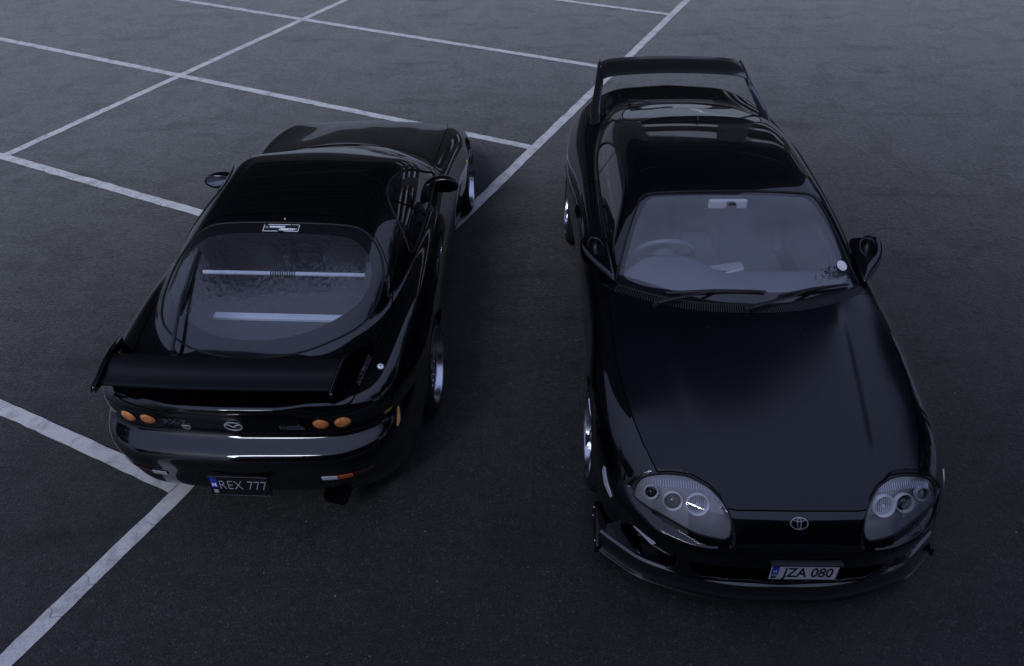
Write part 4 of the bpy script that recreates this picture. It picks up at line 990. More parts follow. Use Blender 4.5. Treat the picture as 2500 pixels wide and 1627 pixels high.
def build_rx7():
    car = empty('sports_coupe', (-1.263, 4.779, 0), R_(-3.3))
    tag(car, 'black fastback coupe seen from behind, with orange round tail lamps and plate REX 777', 'car', 'black sports cars in the car park')
    P = M['paint']
    body = nets(F_R, (0,-2.4,.05), (1.0,2.3,1.26), .0125); full = body
    well, body = split(body, np.where(np.abs(body[0][:,0]) > .45, np.minimum(np.hypot(body[0][:,1]-1.215, body[0][:,2]-.30)-.341, np.hypot(body[0][:,1]+1.215, body[0][:,2]-.305)-.344), 1.0))
    for q_ in (1,-1):
        h1,_ = split(well, -q_*well[0][:,0])
        for r_ in (1,-1): emit('wheel_arch_liner', split(h1, -r_*h1[0][:,1])[0], M['liner'], car)
    rg_o = catmull(symp([(0,-.935),(.36,-.935),(.48,-.965),(.56,-1.045),(.605,-1.17),(.612,-1.31),(.592,-1.45),(.525,-1.60),(.40,-1.725),(.24,-1.81),(0,-1.848)]),6)
    rg_i = catmull(symp([(0,-1.015),(.34,-1.022),(.455,-1.060),(.525,-1.14),(.556,-1.26),(.535,-1.41),(.465,-1.53),(.35,-1.635),(.20,-1.705),(0,-1.738)]),6)
    g_, body = carve(body, plan(rg_o,.83), .007); gi, gf = carve(g_, plan(rg_i,.8), .0002)
    emit('rear_window', shift(gi,-.002), M['rear_glass'], car); emit('rear_window_border', shift(gf,-.002), M['frit'], car)
    strip_on('rear_window_seal', F_R, [(a,b,1.6) for a,b in rg_o[::2]], (0,0,-1), .0055, M['rubber'], car)
    # hatch
    hx = catmull(symp([(0,-.862),(.34,-.866),(.46,-.905),(.565,-1.02),(.640,-1.18),(.668,-1.32),(.664,-1.50),(.640,-1.66),(.615,-1.82),(.60,-1.98),(.585,-2.09),(.40,-2.4),(0,-2.4)]),4)
    def hatchf(Mh): return np.maximum(plan(hx,.60)(Mh), np.interp(np.abs(Mh[0][:,0]),[0,.2,.36,.6],[.796,.796,.803,.815])-Mh[0][:,2])
    h_, body = carve(body, hatchf, .006); emit('tailgate', h_, P, car)
    # side windows
    win = catmull([(.20,.880),(.08,.945),(-.07,1.040),(-.22,1.100),(-.42,1.125),(-.58,1.110),(-.70,1.050),(-.79,.970),(-.850,.900),(-.80,.872),(-.5,.862),(-.1,.858),(.12,.862)],6)
    door = rounded([(.33,.85),(.36,.60),(.34,.30),(.30,.20),(-.62,.20),(-.78,.42),(-.86,.70),(-.875,.86),(-.6,.855),(0,.850)],[.02,.1,.08,.03,.08,.12,.1,.03,.01,.01],6)
    for s in (1,-1):
        w_, body = carve(body, sideview(win,s,.45), .012)
        fld = w_[0][:,1]+.56+(w_[0][:,2]-1.08)*.9
        qg, dg = split(w_, fld-.008); qg,_ = split(qg, qg[0][:,1]+.56+(qg[0][:,2]-1.08)*.9+.012)
        emit('quarter_glass', shift(qg,-.004), M['side_glass'], car); emit('door_glass', shift(dg,-.004), M['side_glass'], car)
        strip_on('window_seal', F_R, [(1.2*s,a,b) for a,b in win[::2]], (-s,0,0), .007, M['rubber'], car)
        d_, body = carve(body, sideview(door,s,.5), .006); emit('door', d_, P, car)
        p,n_ = cast(F_R,[(1.2*s,-.80,.90)],(-s,0,0)); MB().lathe([(0,.006),(.018,.005),(.022,0)],16,'X',c=p[0],M3=Matrix.Scale(s,3,Vector((1,0,0)))).build('door_handle', M['satin'], car, smooth=True)
    # bonnet and windscreen (far side of the roof)
    ws = catmull(symp([(0,.70),(.3,.665),(.54,.56),(.655,.43),(.64,.36),(.49,-.06),(.43,-.10),(0,-.085)]),6)
    w_, body = carve(body, plan(ws,.76), .008); emit('windscreen', shift(w_,-.003), M['side_glass'], car)
    bn = rounded(symp([(0,.745),(.32,.705),(.56,.60),(.672,.460),(.668,.9),(.662,1.37),(.60,1.75),(0,1.95)]),[.02]*20,4)
    b_, body = carve(body, plan(bn,.5), .006); emit('bonnet', b_, P, car)
    for s in (1,-1):
        lid = rounded([(.36*s,1.42),(.60*s,1.40),(.60*s,1.72),(.40*s,1.78)],.03,4)
        # pop-up lamp lids show only as shut lines on the bonnet
    # tail lamp clusters
    cl = rounded([(.375,.772),(.50,.778),(.64,.775),(.745,.760),(.765,.72),(.745,.675),(.62,.652),(.40,.642),(.355,.66),(.350,.74)],[.03]*10,5)
    for s in (1,-1):
        c_, body = carve(body, endview(cl,-1,1.70,s), .005); tl = empty('tail_lamp',(0,0,0)); tl.parent = car
        emit('lamp_cover', shift(c_,-.001), M['frit'], tl)
        for lx in (.437,.543):
            n=28; V=[]; 
            ring = [(math.cos(2*PI*k/n)*.0405,math.sin(2*PI*k/n)*.040) for k in range(n)]
            V,F = np.array([(a,b,0) for a,b in ring]+[(a*.78,b*.78,.008) for a,b in ring]+[(a*.4,b*.4,.012) for a,b in ring]+[(0,0,.013)]),[(k,(k+1)%n,n+(k+1)%n,n+k) for k in range(n)]+[(n+k,n+(k+1)%n,2*n+(k+1)%n,2*n+k) for k in range(n)]+[(2*n+k,2*n+(k+1)%n,3*n) for k in range(n)]
            o = decal('amber_lens', F_R, V, F, (lx*s,-2.1,.716), (0,1,0), (0,0,1), 1.0, M['amber'], tl, off=.0015); o.data.polygons.foreach_set('use_smooth',[True]*len(o.data.polygons))
            V2,F2 = ring_shape(.044,.044,.004,32,.003); decal('lens_rim', F_R, np.array(V2), F2, (lx*s,-2.1,.716), (0,1,0), (0,0,1), 1.0, M['frit'], tl, off=.001)
    # centre panel between the lamps
    cp = rounded([(-.335,.765),(.335,.765),(.335,.655),(-.335,.655)],.02,4)
    c_, body = carve(body, endview(cp,-1,1.9), .004); emit('tail_panel', shift(c_,-.002), M['frit'], car)
    # bumper
    fb, body = split(body, np.where(body[0][:,1] < -1.52, np.maximum(body[0][:,2]-.640-.0*body[0][:,0], body[0][:,1]+1.545), .5)); emit('rear_bumper', fb, P, car)
    emit('body_shell', body, P, car)
    lin = shift(full,-.014)
    for f in (plan(rg_i,.8), sideview(win,1,.45), sideview(win,-1,.45), plan(ws,.75)): lin = split(lin, f(lin)-.004)[1]
    emit('inner_shell', lin, M['liner'], car)
    # badges
    V,F = merge2(ring_shape(.046,.036,.0055), stroke([(-.040,.012),(-.022,.011),(-.008,.002),(0,-.010),(.008,.002),(.022,.011),(.040,.012)],[.004,.006,.006,.007,.006,.006,.004]), stroke([(-.040,.012),(-.044,-.004)],.004), stroke([(.040,.012),(.044,-.004)],.004))
    decal('emblem', F_R, V, F, (.0,-2.1,.702), (0,1,0), (0,0,1), 1.0, M['badge_silver'], car, off=.003)
    MB().box((0,-2.168,.765),(.075,.004,.004)).build('latch_bar', M['badge_dark'], car)
    V,F = text_mesh('mazda', .048, .001, bold=.0016, spacing=.95); V[:,0] *= 1.0*.125/(V[:,0].max()-V[:,0].min()); decal('badge_letters', F_R, V, F, (.288,-2.1,.683), (0,1,-.15), (0,0,1), 1.0, M['badge_dark'], car, off=.0012)
    V,F = text_mesh('RX-7', .046, .001, bold=.0014); V[:,0] *= .118/(V[:,0].max()-V[:,0].min()); decal('badge_letters', F_R, V, F, (-.300,-2.1,.700), (0,1,-.15), (0,0,1), 1.0, M['badge_dark'], car, off=.0012)
    sh = [(-.022,.014),(.022,.014),(.020,-.006),(0,-.020),(-.020,-.006),(-.022,.014)]
    V,F = merge2(stroke(sh,.0028), stroke([(-.020,.010),(.020,.010)],.004), stroke([(-.008,-.004),(.0,.004),(.008,-.006)],.003)); decal('shield_badge', F_R, V, F, (-.250,-2.1,.666), (0,1,-.15), (0,0,1), 1.0, M['greyprint'], car, off=.0015)
    MB().lathe([(0,-2.182),(.008,-2.178),(.010,-2.155)],14,'Y',c=(.02,0,.662)).build('tailgate_lock', M['darkmetal'], car, smooth=True)
    # sticker on the glass
    st = empty('window_sticker',(0,0,0)); st.parent = car; cc = (-.012,-.985,1.6); dd = (0,-.28,-.96); up = (0,.96,-.28)
    def dec(V,F,mat,c=(0,0)): decal('sticker_print', F_R, np.array(V)+[c[0],c[1],0], F, (cc[0],cc[1]-.12,1.45), (0,0,-1), (0,1,0), 1.0, mat, st, off=.0015)
    def d2(V,F,mat,c=(0,0)): decal('sticker_print', F_R, np.array(V)+[c[0],c[1],0], F, (-.012,-.978,1.4), (0,0,-1), (0,1,0), 1.0, mat, st, off=.0008)
    hw,hh = .103,.026
    d2([(-hw,-hh,0),(hw,-hh,0),(hw,hh,0),(-hw,hh,0)],[(0,1,2,3)],M['plate_black'])
    fr = merge2(stroke([(-hw,-hh),(-.015,-hh)],.003,.001),stroke([(.020,-hh),(hw,-hh)],.003,.001),stroke([(-hw+.02,hh),(.05,hh)],.003,.001),stroke([(-hw,-hh),(-hw,hh)],.003,.001),stroke([(hw,-hh),(hw,hh)],.003,.001))
    d2(fr[0]+[0,0,.0008],fr[1],M['white'])
    for s_,c in (('WANGAN',(-.028,.007)),('DEMON',(.032,-.012))):
        V,F = text_mesh(s_,.022,.0004,shear=.35,bold=.0011); V[:,0] *= .092/(V[:,0].max()-V[:,0].min()); d2(V+[0,0,.001],F,M['white'],c)
    for c in ((-.086,.004),(.086,-.010)):
        star = [(math.sin(2*PI*k/10)*(.008 if k % 2 == 0 else .0035), math.cos(2*PI*k/10)*(.008 if k % 2 == 0 else .0035)) for k in range(11)]; V,F = stroke(star,.0014,.0008); d2(np.array(V)+[0,0,.001],F,M['white'],c)
    for k in range(7): V,F = stroke([(.058+k*.006,hh),(.061+k*.006,hh)],.004,.0008); d2(np.array(V)+[0,0,.001],F,M['white'])
    # number plate
    pl = empty('number_plate', (-.012,-2.256,.368)); pl.parent = car; pl.rotation_euler = (R_(86),0,0)
    MB().box((0,0,0),(.30,.125,.006)).build('plate_panel', M['plate_black'], pl, bevel=.004)
    MB().box((-.131,.022,.0037),(.036,.070,.002)).build('plate_band', M['plate_blue'], pl)
    V,F = text_mesh('M',.032,.0006,bold=.0012); mk('plate_letter', V+[-.131,.006,.0052], F, M['white'], pl, smooth=False)
    MB().box((-.131,-.040,.0037),(.024,.022,.002)).build('plate_stamp', M['greyprint'], pl)
    V,F = text_mesh('REX 777',.088,.0008,bold=-.0016,spacing=1.0); V[:,0] *= .245/(V[:,0].max()-V[:,0].min()); mk('plate_letter', V+[.018,.004,.0045], F, M['greyprint'], pl, smooth=False)
    for x,y,a,b in ((0,-.066,.31,.007),(0,.066,.31,.007),(-.153,0,.007,.125),(.153,0,.007,.125)): MB().box((x,y,0),(a,b,.016)).build('plate_frame', M['plastic'], pl, bevel=.002)
    # lower lamps
    def lampstrip(nm, x0, x1, z0, z1, mat, ymin=1.3, off=.003):
        V=[(x0,z0,0),(x1,z0,0),(x1,z1,0),(x0,z1,0)]; n=8; VV=[];FF=[]
        for i in range(n+1):
            x = x0+(x1-x0)*i/n
            for z,h in ((z0,0),(z0+.004,.003),(z1-.004,.003),(z1,0)): VV.append((x,z,h))
        for i in range(n):
            for j in range(3): FF.append((i*4+j,(i+1)*4+j,(i+1)*4+j+1,i*4+j+1))
        V = np.array(VV); V[:,0] -= 0
        decal(nm, F_R, V, FF, (0,-2.0,0), (0,1,0), (0,0,1), 1.0, mat, car, off=off)
    for s in (1,-1):
        a = lambda p,q: (min(p*s,q*s),max(p*s,q*s))
        lampstrip('reversing_lamp',*a(.405,.485),.372,.408,M['clearlens'] if s > 0 else M['greyprint']); lampstrip('indicator_lens',*a(.489,.560),.376,.412,M['amber_dim'] if s > 0 else M['red']); lampstrip('reflector_lens',*a(.564,.66),.380,.416,M['red'])
        if s < 0: continue
        mp_ = catmull([(-1.900,.618),(-1.922,.600),(-1.966,.563),(-1.976,.550),(-1.960,.556),(-1.920,.590)],4)
        Pp,Nn = cast(F_R,[(1.2*s,a_,b_) for a_,b_ in mp_],(-s,0,0)); n=len(mp_); vs = list(Pp+Nn*.007)+list(Pp-Nn*.01)
        MB().add(vs,[tuple(range(n)),tuple(range(n,2*n))[::-1]]+[(i,(i+1)%n,n+(i+1)%n,n+i) for i in range(n)]).build('side_marker_lamp', M['amber_side'], car, bevel=.002)
    # exhaust
    ex = empty('exhaust', (.455,-1.99,.20)); ex.parent = car; ex.rotation_euler = (R_(-4),0,R_(-3))
    MB().lathe([(.062,-.19),(.066,-.20),(.068,-.19),(.068,.05),(.05,.12),(.03,.16),(.03,.5)],40,'Y').build('tail_pipe', M['darkmetal'], ex, smooth=True)
    MB().lathe([(.060,-.185),(.058,.05),(0,.05)],40,'Y').build('pipe_bore', M['liner'], ex, smooth=True)
    # small lock button on the right haunch
    p,n_ = cast(F_R,[(.692,-1.83,1.3)],(0,0,-1)); Q = Vector(n_[0]).to_track_quat('Z','Y').to_matrix()
    MB().lathe([(.016,0),(.017,.004),(.012,.010),(.006,.010),(.006,.006)],24,'Z',c=p[0],M3=Q).build('body_button', M['white'], car, smooth=True)
    MB().lathe([(.023,0),(.022,.003),(.016,.004)],24,'Z',c=p[0],M3=Q).build('button_base', M['rubber'], car, smooth=True)
    # rear wiper, parked upright at the left edge of the glass
    def on(x,y,off=0.0):
        p,n_ = cast(F_R,[(x,y,1.6)],(0,0,-1)); return p[0]+n_[0]*off
    rw = empty('rear_wiper',(0,0,0)); rw.parent = car
    MB().lathe([(0,.045),(.012,.045),(.013,.02),(.019,.015),(.022,-.01)],16,'Z',c=on(-.372,-1.835)).build('pivot_cap', M['rubber'], rw, smooth=True)
    MB().tube([on(-.372,-1.835,.04),on(-.395,-1.68,.045),on(-.425,-1.48,.04),on(-.430,-1.36,.022)],[.012,.011,.009,.006],8).build('wiper_arm', M['plastic'], rw, smooth=True)
    MB().tube([on(-.432,-1.57,.010),on(-.437,-1.46,.020),on(-.437,-1.36,.022),on(-.446,-1.26,.016),on(-.448,-1.14,.010)],[.006,.009,.010,.008,.006],8).build('wiper_blade', M['plastic'], rw, smooth=True)
    MB().tube([on(-.432,-1.57,.004),on(-.440,-1.36,.006),on(-.448,-1.14,.004)],.004,4).build('rubber_strip', M['rubber'], rw)
    # wing
    wg = empty('rear_wing',(-.036,-2.0,.86)); wg.parent = car
    sec = [(-1.925,.945),(-1.935,.960),(-1.98,.968),(-2.05,.955),(-2.085,.944),(-2.120,.944),(-2.140,.940),(-2.141,.930),(-2.10,.926),(-2.05,.930),(-1.98,.940)]
    vs=[];fs=[];K=25;m=len(sec)
    for i in range(K):
        t=-1+2*i/(K-1)
        for y,z in sec: vs.append((t*.598-.012, y+2.0+.022*t*t-.006, z-.86+.006*(1-t*t)))
    for i in range(K-1):
        for j in range(m): fs.append((i*m+j,(i+1)*m+j,(i+1)*m+(j+1)%m,i*m+(j+1)%m))
    fs += [tuple(range(m)),tuple(range((K-1)*m,K*m))[::-1]]
    edge_split(mk('wing_blade', vs, fs, M['satin'], wg), 40)
    for s in (1,-1):
        pts = [(-1.715,.842,.672),(-1.722,.892,.662),(-1.80,.930,.630),(-1.91,.972,.596),(-2.0,.975,.585),(-2.165,.952,.572),(-2.170,.930,.574),(-2.06,.900,.590),(-2.035,.842,.612),(-1.95,.846,.642),(-1.85,.848,.666)]
        n=len(pts); vs = [(s*(x+.012)-.006,y+2.0,z-.86) for y,z,x in pts]+[(s*(x-.008)-.006,y+2.0,z-.86) for y,z,x in pts]
        cx = np.mean(vs[:n],0); 
        fs = [tuple(range(n)),tuple(range(n,2*n))[::-1]]+[(i,(i+1)%n,n+(i+1)%n,n+i) for i in range(n)]
        MB().add(vs,fs).build('wing_end_plate', P, wg, bevel=.006, seg=3)
    V,F = text_mesh('MAZDASPEED',.040,.0004,shear=.25,bold=.0006); V[:,0] *= .20/(V[:,0].max()-V[:,0].min())
    # letters on the outer face of the right end plate
    A0 = np.array([.652,-2.03+2.0,.872-.86]); A1 = np.array([.680,-1.80+2.0,.890-.86]); ux = (A1-A0)/np.linalg.norm(A1-A0); upv = np.array([-.45,-.06,.89]); upv -= ux*(upv@ux); upv /= np.linalg.norm(upv); nz_ = np.cross(ux,upv)
    Pw = (A0+A1)/2+V[:,0:1]*ux+V[:,1:2]*upv+(V[:,2:3]+.002)*nz_
    mk('wing_letters', Pw, F, M['badge_dark'], wg, smooth=False)
    # mirrors: flat ovals, glass towards the tail
    def FM(x,y,z):
        ax=np.abs(x); cxm=.800; w=y-.045+.20*(ax-cxm)
        e=(np.sqrt(((ax-cxm)/.104)**2+(w/.085)**2+((z-.872)/.056)**2+1e-6)-1)*.05
        e=smax(e,.015-.02*(ax-cxm)-y,.012)
        st=(np.sqrt(((ax-.712)/.035)**2+((y-.07)/.05)**2+((z-.855)/.040)**2+1e-6)-1)*.035
        return smin(e,st,.02)
    mm = nets(FM,(0,-.1,.78),(1.0,.3,1.05),.006)
    for s in (1,-1):
        half,_ = split(mm,-s*mm[0][:,0]); mr = empty('door_mirror',(0,0,0)); mr.parent=car
        el = np.array([(.808+math.cos(t)*.084,.872+math.sin(t)*.042) for t in np.linspace(0,2*PI,36,endpoint=False)])
        f = np.where(half[0][:,1] < .030, sdf(el,half[0][:,0]*s,half[0][:,2]), .5); gl,sh_ = split(half,f)
        emit('mirror_shell', sh_, P, mr); emit('mirror_glass', shift(gl,-.004), M['mirror'], mr)
    # side repeater on the front wing
    p,n_ = cast(F_R,[(1.2,.93,.60)],(-1,0,0)); MB().lathe([(0,.008),(.012,.006),(.016,0)],16,'X',c=p[0]).build('side_repeater', M['amber_side'], car, smooth=True)
    MB().tube([on(0,-.905)+[0,0,-.002],on(0,-.925)+[0,0,.018]],[.010,.006],8).build('aerial_nub', M['darkmetal'], car, smooth=True)
    for s in (1,-1):
        make_wheel(car,'wheel',.858*s,1.215,.305,.242,.235,s,R_(2.0),'dish'); make_wheel(car,'wheel',.872*s,-1.215,.308,.242,.25,s,R_(2.6),'dish')
    # inside, seen through the rear glass
    cab = empty('cabin',(0,0,0)); cab.parent = car
    MB().box((0,-.25,.24),(1.3,1.5,.06)).build('cabin_floor', M['liner'], cab)
    MB().box((0,-1.42,.66),(1.10,.72,.05)).build('boot_floor', M['boot'], cab, bevel=.02)
    MB().box((0,-1.02,.60),(1.12,.05,.16)).build('boot_bulkhead', M['boot'], cab, bevel=.01)
    sb = empty('strut_brace',(0,-1.12,.90)); sb.parent = cab
    MB().tube([(-.48,0,0),(.48,0,0)],.013,12).build('brace_bar', M['bar_silver'], sb, smooth=True)
    b=MB()
    for k in range(11): b.lathe([(.015,-.004),(.017,-.002),(.017,.002),(.015,.004)],12,'X',c=(-.075+k*.014,0,0))
    b.build('brace_grip', M['rubber'], sb)['kind']='stuff'
    MB().box((-.03,-1.28,.70),(.76,.05,.022)).build('luggage_rail', M['bar_silver'], cab, bevel=.004)
    for x in (.35,-.35): make_seat(cab,x,-.35)
    MB().box((-.33,-.72,.86),(.22,.05,.22)).build('head_rest_panel', M['interior_pale'], cab, bevel=.03)
    steering(cab,.35,.12,.74,60)
    MB().box((0,.42,.74),(1.25,.36,.14)).build('dashboard', M['dash'], cab, bevel=.05)
    for s in (1,-1): MB().box((s*.645,-.3,.64),(.05,1.0,.40)).build('door_card', M['trim'], cab, bevel=.02)
    return car
# ------------------------------------------------------------------ the car park
def asphalt():
    m, nt, b = new_mat('asphalt'); L = nt.links.new; N_ = nt.nodes.new
    tc = N_('ShaderNodeTexCoord')
    def noise(sc, det=4, rough=.55, dist=0):
        n = N_('ShaderNodeTexNoise'); n.inputs['Scale'].default_value = sc; n.inputs['Detail'].default_value = det; n.inputs['Roughness'].default_value = rough; n.inputs['Distortion'].default_value = dist
        L(tc.outputs['Object'], n.inputs['Vector']); return n
    def ramp(src, p0, c0, p1, c1):
        r = N_('ShaderNodeValToRGB'); r.color_ramp.elements[0].position = p0; r.color_ramp.elements[1].position = p1
        r.color_ramp.elements[0].color = (*c0,1); r.color_ramp.elements[1].color = (*c1,1); L(src, r.inputs[0]); return r
    big = noise(.45, 5); r1 = ramp(big.outputs['Fac'], .3, (.0165,.0155,.0145), .72, (.025,.0235,.022))
    med = noise(2.3, 6, .65, 1.2); r2 = ramp(med.outputs['Fac'], .33, (.80,.80,.80), .56, (1,1,1))
    mp = N_('ShaderNodeMapping'); mp.inputs['Rotation'].default_value = (0,0,.15); mp.inputs['Scale'].default_value = (.55,2.4,1); L(tc.outputs['Object'], mp.inputs[0])
    st = N_('ShaderNodeTexNoise'); st.inputs['Scale'].default_value = 1.6; st.inputs['Detail'].default_value = 4; L(mp.outputs[0], st.inputs['Vector'])
    r3 = ramp(st.outputs['Fac'], .28, (.80,.80,.80), .44, (1,1,1))
    gr = noise(95, 3, .7); r4 = ramp(gr.outputs['Fac'], .36, (.45,.45,.45), .66, (1.5,1.5,1.5))
    g2 = noise(24, 4, .8); r6 = ramp(g2.outputs['Fac'], .32, (.74,.74,.74), .66, (1.25,1.25,1.25))
    g3 = noise(7, 5, .75); r7 = ramp(g3.outputs['Fac'], .30, (.80,.80,.80), .60, (1.1,1.1,1.1))
    vo = N_('ShaderNodeTexVoronoi'); vo.inputs['Scale'].default_value = 115; L(tc.outputs['Object'], vo.inputs['Vector'])
    chip = N_('ShaderNodeSeparateColor'); L(vo.outputs['Color'], chip.inputs[0])
    r5 = ramp(chip.outputs[0], .90, (1,1,1), .99, (2.3,2.3,2.4))
    col = r1.outputs[0]
    for r in (r2,r3,r4,r5,r6,r7):
        mx = N_('ShaderNodeMixRGB'); mx.blend_type = 'MULTIPLY'; mx.inputs[0].default_value = 1; L(col, mx.inputs[1]); L(r.outputs[0], mx.inputs[2]); col = mx.outputs[0]
    sh = N_('ShaderNodeMixRGB'); sh.blend_type = 'MULTIPLY'; sh.inputs[0].default_value = 1; L(r6.outputs[0], sh.inputs[1]); L(r2.outputs[0], sh.inputs[2])
    sh2 = N_('ShaderNodeMixRGB'); sh2.blend_type = 'MULTIPLY'; sh2.inputs[0].default_value = 1; L(sh.outputs[0], sh2.inputs[1]); L(r3.outputs[0], sh2.inputs[2]); L(sh2.outputs[0], b.inputs['Sheen Tint'])
    L(col, b.inputs['Base Color']); b.inputs['Roughness'].default_value = .5; b.inputs['Specular IOR Level'].default_value = .20
    b.inputs['Sheen Weight'].default_value = 1.0; b.inputs['Sheen Roughness'].default_value = .36
    h = N_('ShaderNodeMath'); h.operation = 'ADD'; L(gr.outputs['Fac'], h.inputs[0]); L(vo.outputs['Distance'], h.inputs[1])
    bp = N_('ShaderNodeBump'); bp.inputs['Strength'].default_value = .55; bp.inputs['Distance'].default_value = .004; L(h.outputs[0], bp.inputs['Height']); L(bp.outputs[0], b.inputs['Normal'])
    return m
def road_paint():
    m, nt, b = new_mat('worn_white_road_paint'); L = nt.links.new; N_ = nt.nodes.new
    tc = N_('ShaderNodeTexCoord'); n = N_('ShaderNodeTexNoise'); n.inputs['Scale'].default_value = 7; n.inputs['Detail'].default_value = 9; n.inputs['Roughness'].default_value = .7; L(tc.outputs['Object'], n.inputs['Vector'])
    r = N_('ShaderNodeValToRGB'); r.color_ramp.elements[0].position = .27; r.color_ramp.elements[0].color = (.24,.225,.22,1); r.color_ramp.elements[1].position = .52; r.color_ramp.elements[1].color = (.50,.485,.475,1); L(n.outputs['Fac'], r.inputs[0])
    g = N_('ShaderNodeTexNoise'); g.inputs['Scale'].default_value = 120; g.inputs['Detail'].default_value = 3; L(tc.outputs['Object'], g.inputs['Vector'])
    r2 = N_('ShaderNodeValToRGB'); r2.color_ramp.elements[0].position = .3; r2.color_ramp.elements[0].color = (.7,.7,.7,1); r2.color_ramp.elements[1].position = .6; L(g.outputs['Fac'], r2.inputs[0])
    # fine cracks
    v = N_('ShaderNodeTexVoronoi'); v.feature = 'DISTANCE_TO_EDGE'; v.inputs['Scale'].default_value = 2.2; v.inputs['Randomness'].default_value = 1
    d = N_('ShaderNodeVectorMath'); d.operation = 'ADD'; s = N_('ShaderNodeVectorMath'); s.operation = 'SCALE'; s.inputs[3].default_value = .12; n2 = N_('ShaderNodeTexNoise'); n2.inputs['Scale'].default_value = 9
    L(tc.outputs['Object'], n2.inputs['Vector']); L(n2.outputs['Color'], s.inputs[0]); L(tc.outputs['Object'], d.inputs[0]); L(s.outputs[0], d.inputs[1]); L(d.outputs[0], v.inputs['Vector'])
    r3 = N_('ShaderNodeValToRGB'); r3.color_ramp.elements[0].position = .0; r3.color_ramp.elements[0].color = (.2,.2,.2,1); r3.color_ramp.elements[1].position = .005; r3.color_ramp.elements[1].color = (1,1,1,1); L(v.outputs['Distance'], r3.inputs[0])
    col = r.outputs[0]
    for q in (r2,r3):
        mx = N_('ShaderNodeMixRGB'); mx.blend_type = 'MULTIPLY'; mx.inputs[0].default_value = 1; L(col, mx.inputs[1]); L(q.outputs[0], mx.inputs[2]); col = mx.outputs[0]
    L(col, b.inputs['Base Color']); b.inputs['Roughness'].default_value = .6
    bp = N_('ShaderNodeBump'); bp.inputs['Strength'].default_value = .4; bp.inputs['Distance'].default_value = .002; L(g.outputs['Fac'], bp.inputs['Height']); L(bp.outputs[0], b.inputs['Normal'])
    return m
def build_ground():
    rg = np.random.RandomState(3)
    V = [(-220,-220,0),(220,-220,0),(220,260,0),(-220,260,0)]
    tag(mk('asphalt_ground', V, [(0,1,2,3)], asphalt(), smooth=False), kind='structure')
    th = R_(63.636); eb = np.array([math.cos(th),math.sin(th)]); ea = np.array([-math.sin(th),math.cos(th)]); o = np.array([-1.899,2.803])
    rp = road_paint()
    def line(a, b, h, w=.098):
        a = np.array(a,float); b = np.array(b,float); A = o+eb*a[0]+ea*a[1]; B = o+eb*b[0]+ea*b[1]; d = B-A; Ln = np.linalg.norm(d); d /= Ln; nn = np.array([-d[1],d[0]])
        n = max(2,int(Ln/.035)); V=[];F=[]
        ra = gblur(rg.randn(n+1)*.0045, 1.0, 0); rb = gblur(rg.randn(n+1)*.0045, 1.0, 0)
        for i in range(n+1):
            p = A+d*Ln*i/n
            for s,r in ((1,ra[i]),(-1,rb[i])): q = p+nn*(w/2+r)*s; V.append((q[0],q[1],h))
        for i in range(n): F.append((i*2,i*2+1,i*2+3,i*2+2))
        tag(mk('parking_line', V, F, rp, smooth=False), kind='structure')
    w, D = 2.4, 4.781
    line((-4.5,0),(26,0),.004); line((w*1.0,D),(26,D),.004)
    line((0,.049),(0,D*1.9),.008)
    for k,(a,b) in {1:(.449,2*D),2:(.049,2*D),3:(.049,2*D),4:(.049,2*D),5:(.049,2*D),6:(.049,2*D)}.items():
        line((w*k+(0,.0,.03,.03,0,0,0)[k],.049),(w*k,b),.008 if k != 1 else .012)
    line((w*3,2*D),(26,2*D),.004)
build_ground()

def grit():
    rg = np.random.RandomState(11); n = 900; V=[];F=[]
    px = rg.rand(n)*14-6; py = 1.2+rg.rand(n)**1.2*11; r = .0018+.0035*rg.rand(n)**2
    for i in range(n):
        b = len(V); a = rg.rand()*6.28
        for k in range(4): V.append((px[i]+math.cos(a+k*1.57)*r[i]*(.7+.6*rg.rand()), py[i]+math.sin(a+k*1.57)*r[i]*(.7+.6*rg.rand()), .0))
        V.append((px[i],py[i],r[i]*1.1)); F += [(b,b+1,b+4),(b+1,b+2,b+4),(b+2,b+3,b+4),(b+3,b,b+4)]
    tag(mk('loose_grit', V, F, pmat('pale_grit',(.30,.29,.28),.9), smooth=False), 'pale loose grit scattered over the asphalt', 'grit', kind='stuff')
grit()
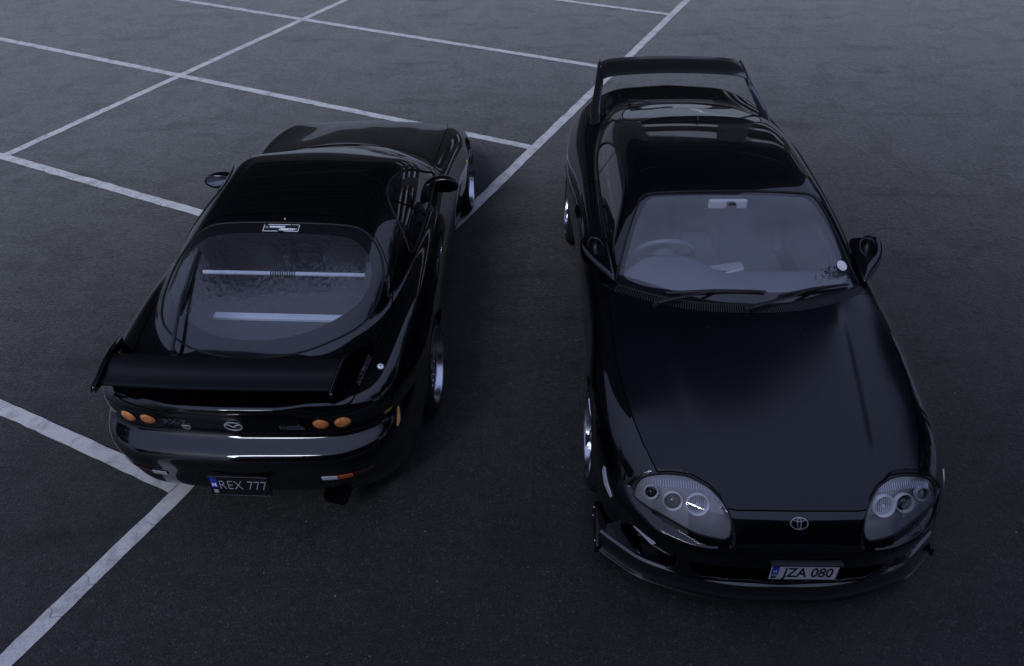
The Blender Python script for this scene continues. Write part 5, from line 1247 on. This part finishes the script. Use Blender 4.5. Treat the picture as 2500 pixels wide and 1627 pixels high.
# ------------------------------------------------------------------ surroundings, partly added for their effect (seen only as reflections and as shade)
def build_surroundings():
    wall_n = pmat('near_wall_render', (.10,.10,.105), .9, var=(.8,.2)); conc = pmat('concrete_slab', (.22,.22,.23), .85, var=(1.2,.2))
    dark = pmat('added_building_dark', (.035,.032,.03), .85, var=(2,.4)); pale = pmat('pale_balcony', (.42,.42,.42), .7); win = pmat('dark_window', (.01,.011,.013), .08)
    leaf = pmat('leaf_dark_green', (.018,.028,.012), .7, spec=.2, var=(1.5,.5)); bark = pmat('bark', (.03,.025,.02), .95, bump=(8,1))
    # unseen building added behind the camera, sized to shade the near ground
    b = empty('added_shade_building', (13.6,-12,0)); tag(b, 'added dark building behind the viewpoint, shades the near ground', 'building')
    MB().box((0,-4,7.5),(46,8,15.0)).build('wall', dark, b)
    MB().box((0,-4,15.15),(46.6,8.6,.3)).build('roof', dark, b)
    for x in range(-18,19,6):
        MB().box((x,.03,8.3),(1.8,.08,1.5)).build('window', win, b); MB().box((x,.03,11.5),(1.8,.08,1.5)).build('window', win, b)
        MB().box((x,.03,1.9),(1.8,.08,1.5)).build('window', win, b); MB().box((x,.03,5.0),(1.8,.08,1.5)).build('window', win, b)
    # far building with pale balconies
    f = empty('apartment_building', (0,34,0)); tag(f, 'low pale apartment block with balconies across the car park', 'building')
    MB().box((0,4,5),(90,8,10)).build('wall', pmat('pale_render_wall',(.03,.029,.028),.9,var=(.6,.15)), f)
    for k in range(3):
        z = 2.2+k*3.1
        for i in range(11):
            x = -35+i*7
            if x < 3: continue
            MB().box((x,-.6,z),(4.6,1.2,.9)).build('balcony', pale, f); MB().box((x,-.02,z+1.45),(4.4,.1,1.8)).build('window', win, f)
    g = empty('added_dark_tower', (-9,50,0)); tag(g, 'added tall dark tower behind the low apartments, darkens reflections', 'building')  # invented mass, put here to blacken reflections in the roofs and bonnet
    MB().box((0,0,44),(76,20,88)).build('wall', pmat('added_tower_dark',(.006,.006,.007),.9,spec=.1), g)
    for k in range(18): MB().box((0,-10.05,14+k*4),(76,.1,.2)).build('storey_band', dark, g)
    # trees
    def tree(x, y, h, r, label, seed):
        rg = np.random.RandomState(seed); t = empty('broadleaf_tree', (x,y,0)); tag(t, label, 'tree', 'trees around the car park')
        mb = MB(); mb.tube([(0,0,0),(.1,0,h*.25),(.05,.1,h*.5),(0,0,h*.8)],[h*.03,h*.022,h*.016,h*.006],8)
        for k in range(9):
            a = rg.rand()*6.28; z0 = h*(.3+.05*k); mb.tube([(0,0,z0),(math.cos(a)*r*.4,math.sin(a)*r*.4,z0+h*.12),(math.cos(a)*r*.8,math.sin(a)*r*.8,z0+h*.2)],[h*.01,h*.006,h*.003],5)
        mb.build('trunk', bark, t, smooth=True)
        n = 9000; cl = rg.randn(60,3); cl /= np.linalg.norm(cl,axis=1,keepdims=True); cl *= rg.rand(60,1)**.4; cen = cl*[r,r,h*.36]+[0,0,h*.62]
        c = cen[rg.randint(0,60,n)]+rg.randn(n,3)*r*.13; s = .10+.14*rg.rand(n,1); u = rg.randn(n,3); u /= np.linalg.norm(u,axis=1,keepdims=True); v = np.cross(u,rg.randn(n,3)); v /= np.linalg.norm(v,axis=1,keepdims=True)
        V = np.stack([c-u*s,c+v*s*.6,c+u*s,c-v*s*.6],1).reshape(-1,3); mk('crown', V, np.arange(4*n).reshape(n,4), leaf, t, smooth=False)
    for x,y,h,r,l,sd in ((-19,3,12,4.2,'broadleaf tree left of the cars',2),(-15,-9,9.5,3.6,'broadleaf tree behind the viewpoint, left one',3),(8.5,-8,8,3.2,'broadleaf tree behind the viewpoint, right one',10),
                      (20,12,13,4.5,'broadleaf tree on the far right of the car park',4),(14,1,12,4.4,'added broadleaf tree on the near right, shades the right side',5),(13.5,8,11,4.0,'added broadleaf tree right of the cars, shades the right side',8),(-22,30,14,5,'broadleaf tree at the far left corner',6),(27,28,14,5,'broadleaf tree at the far right corner',7)):  # the two close right-hand trees are added to dim the ground there
        tree(x,y,h,r,l,sd)
build_surroundings()
supra = build_supra()
rx7 = build_rx7()
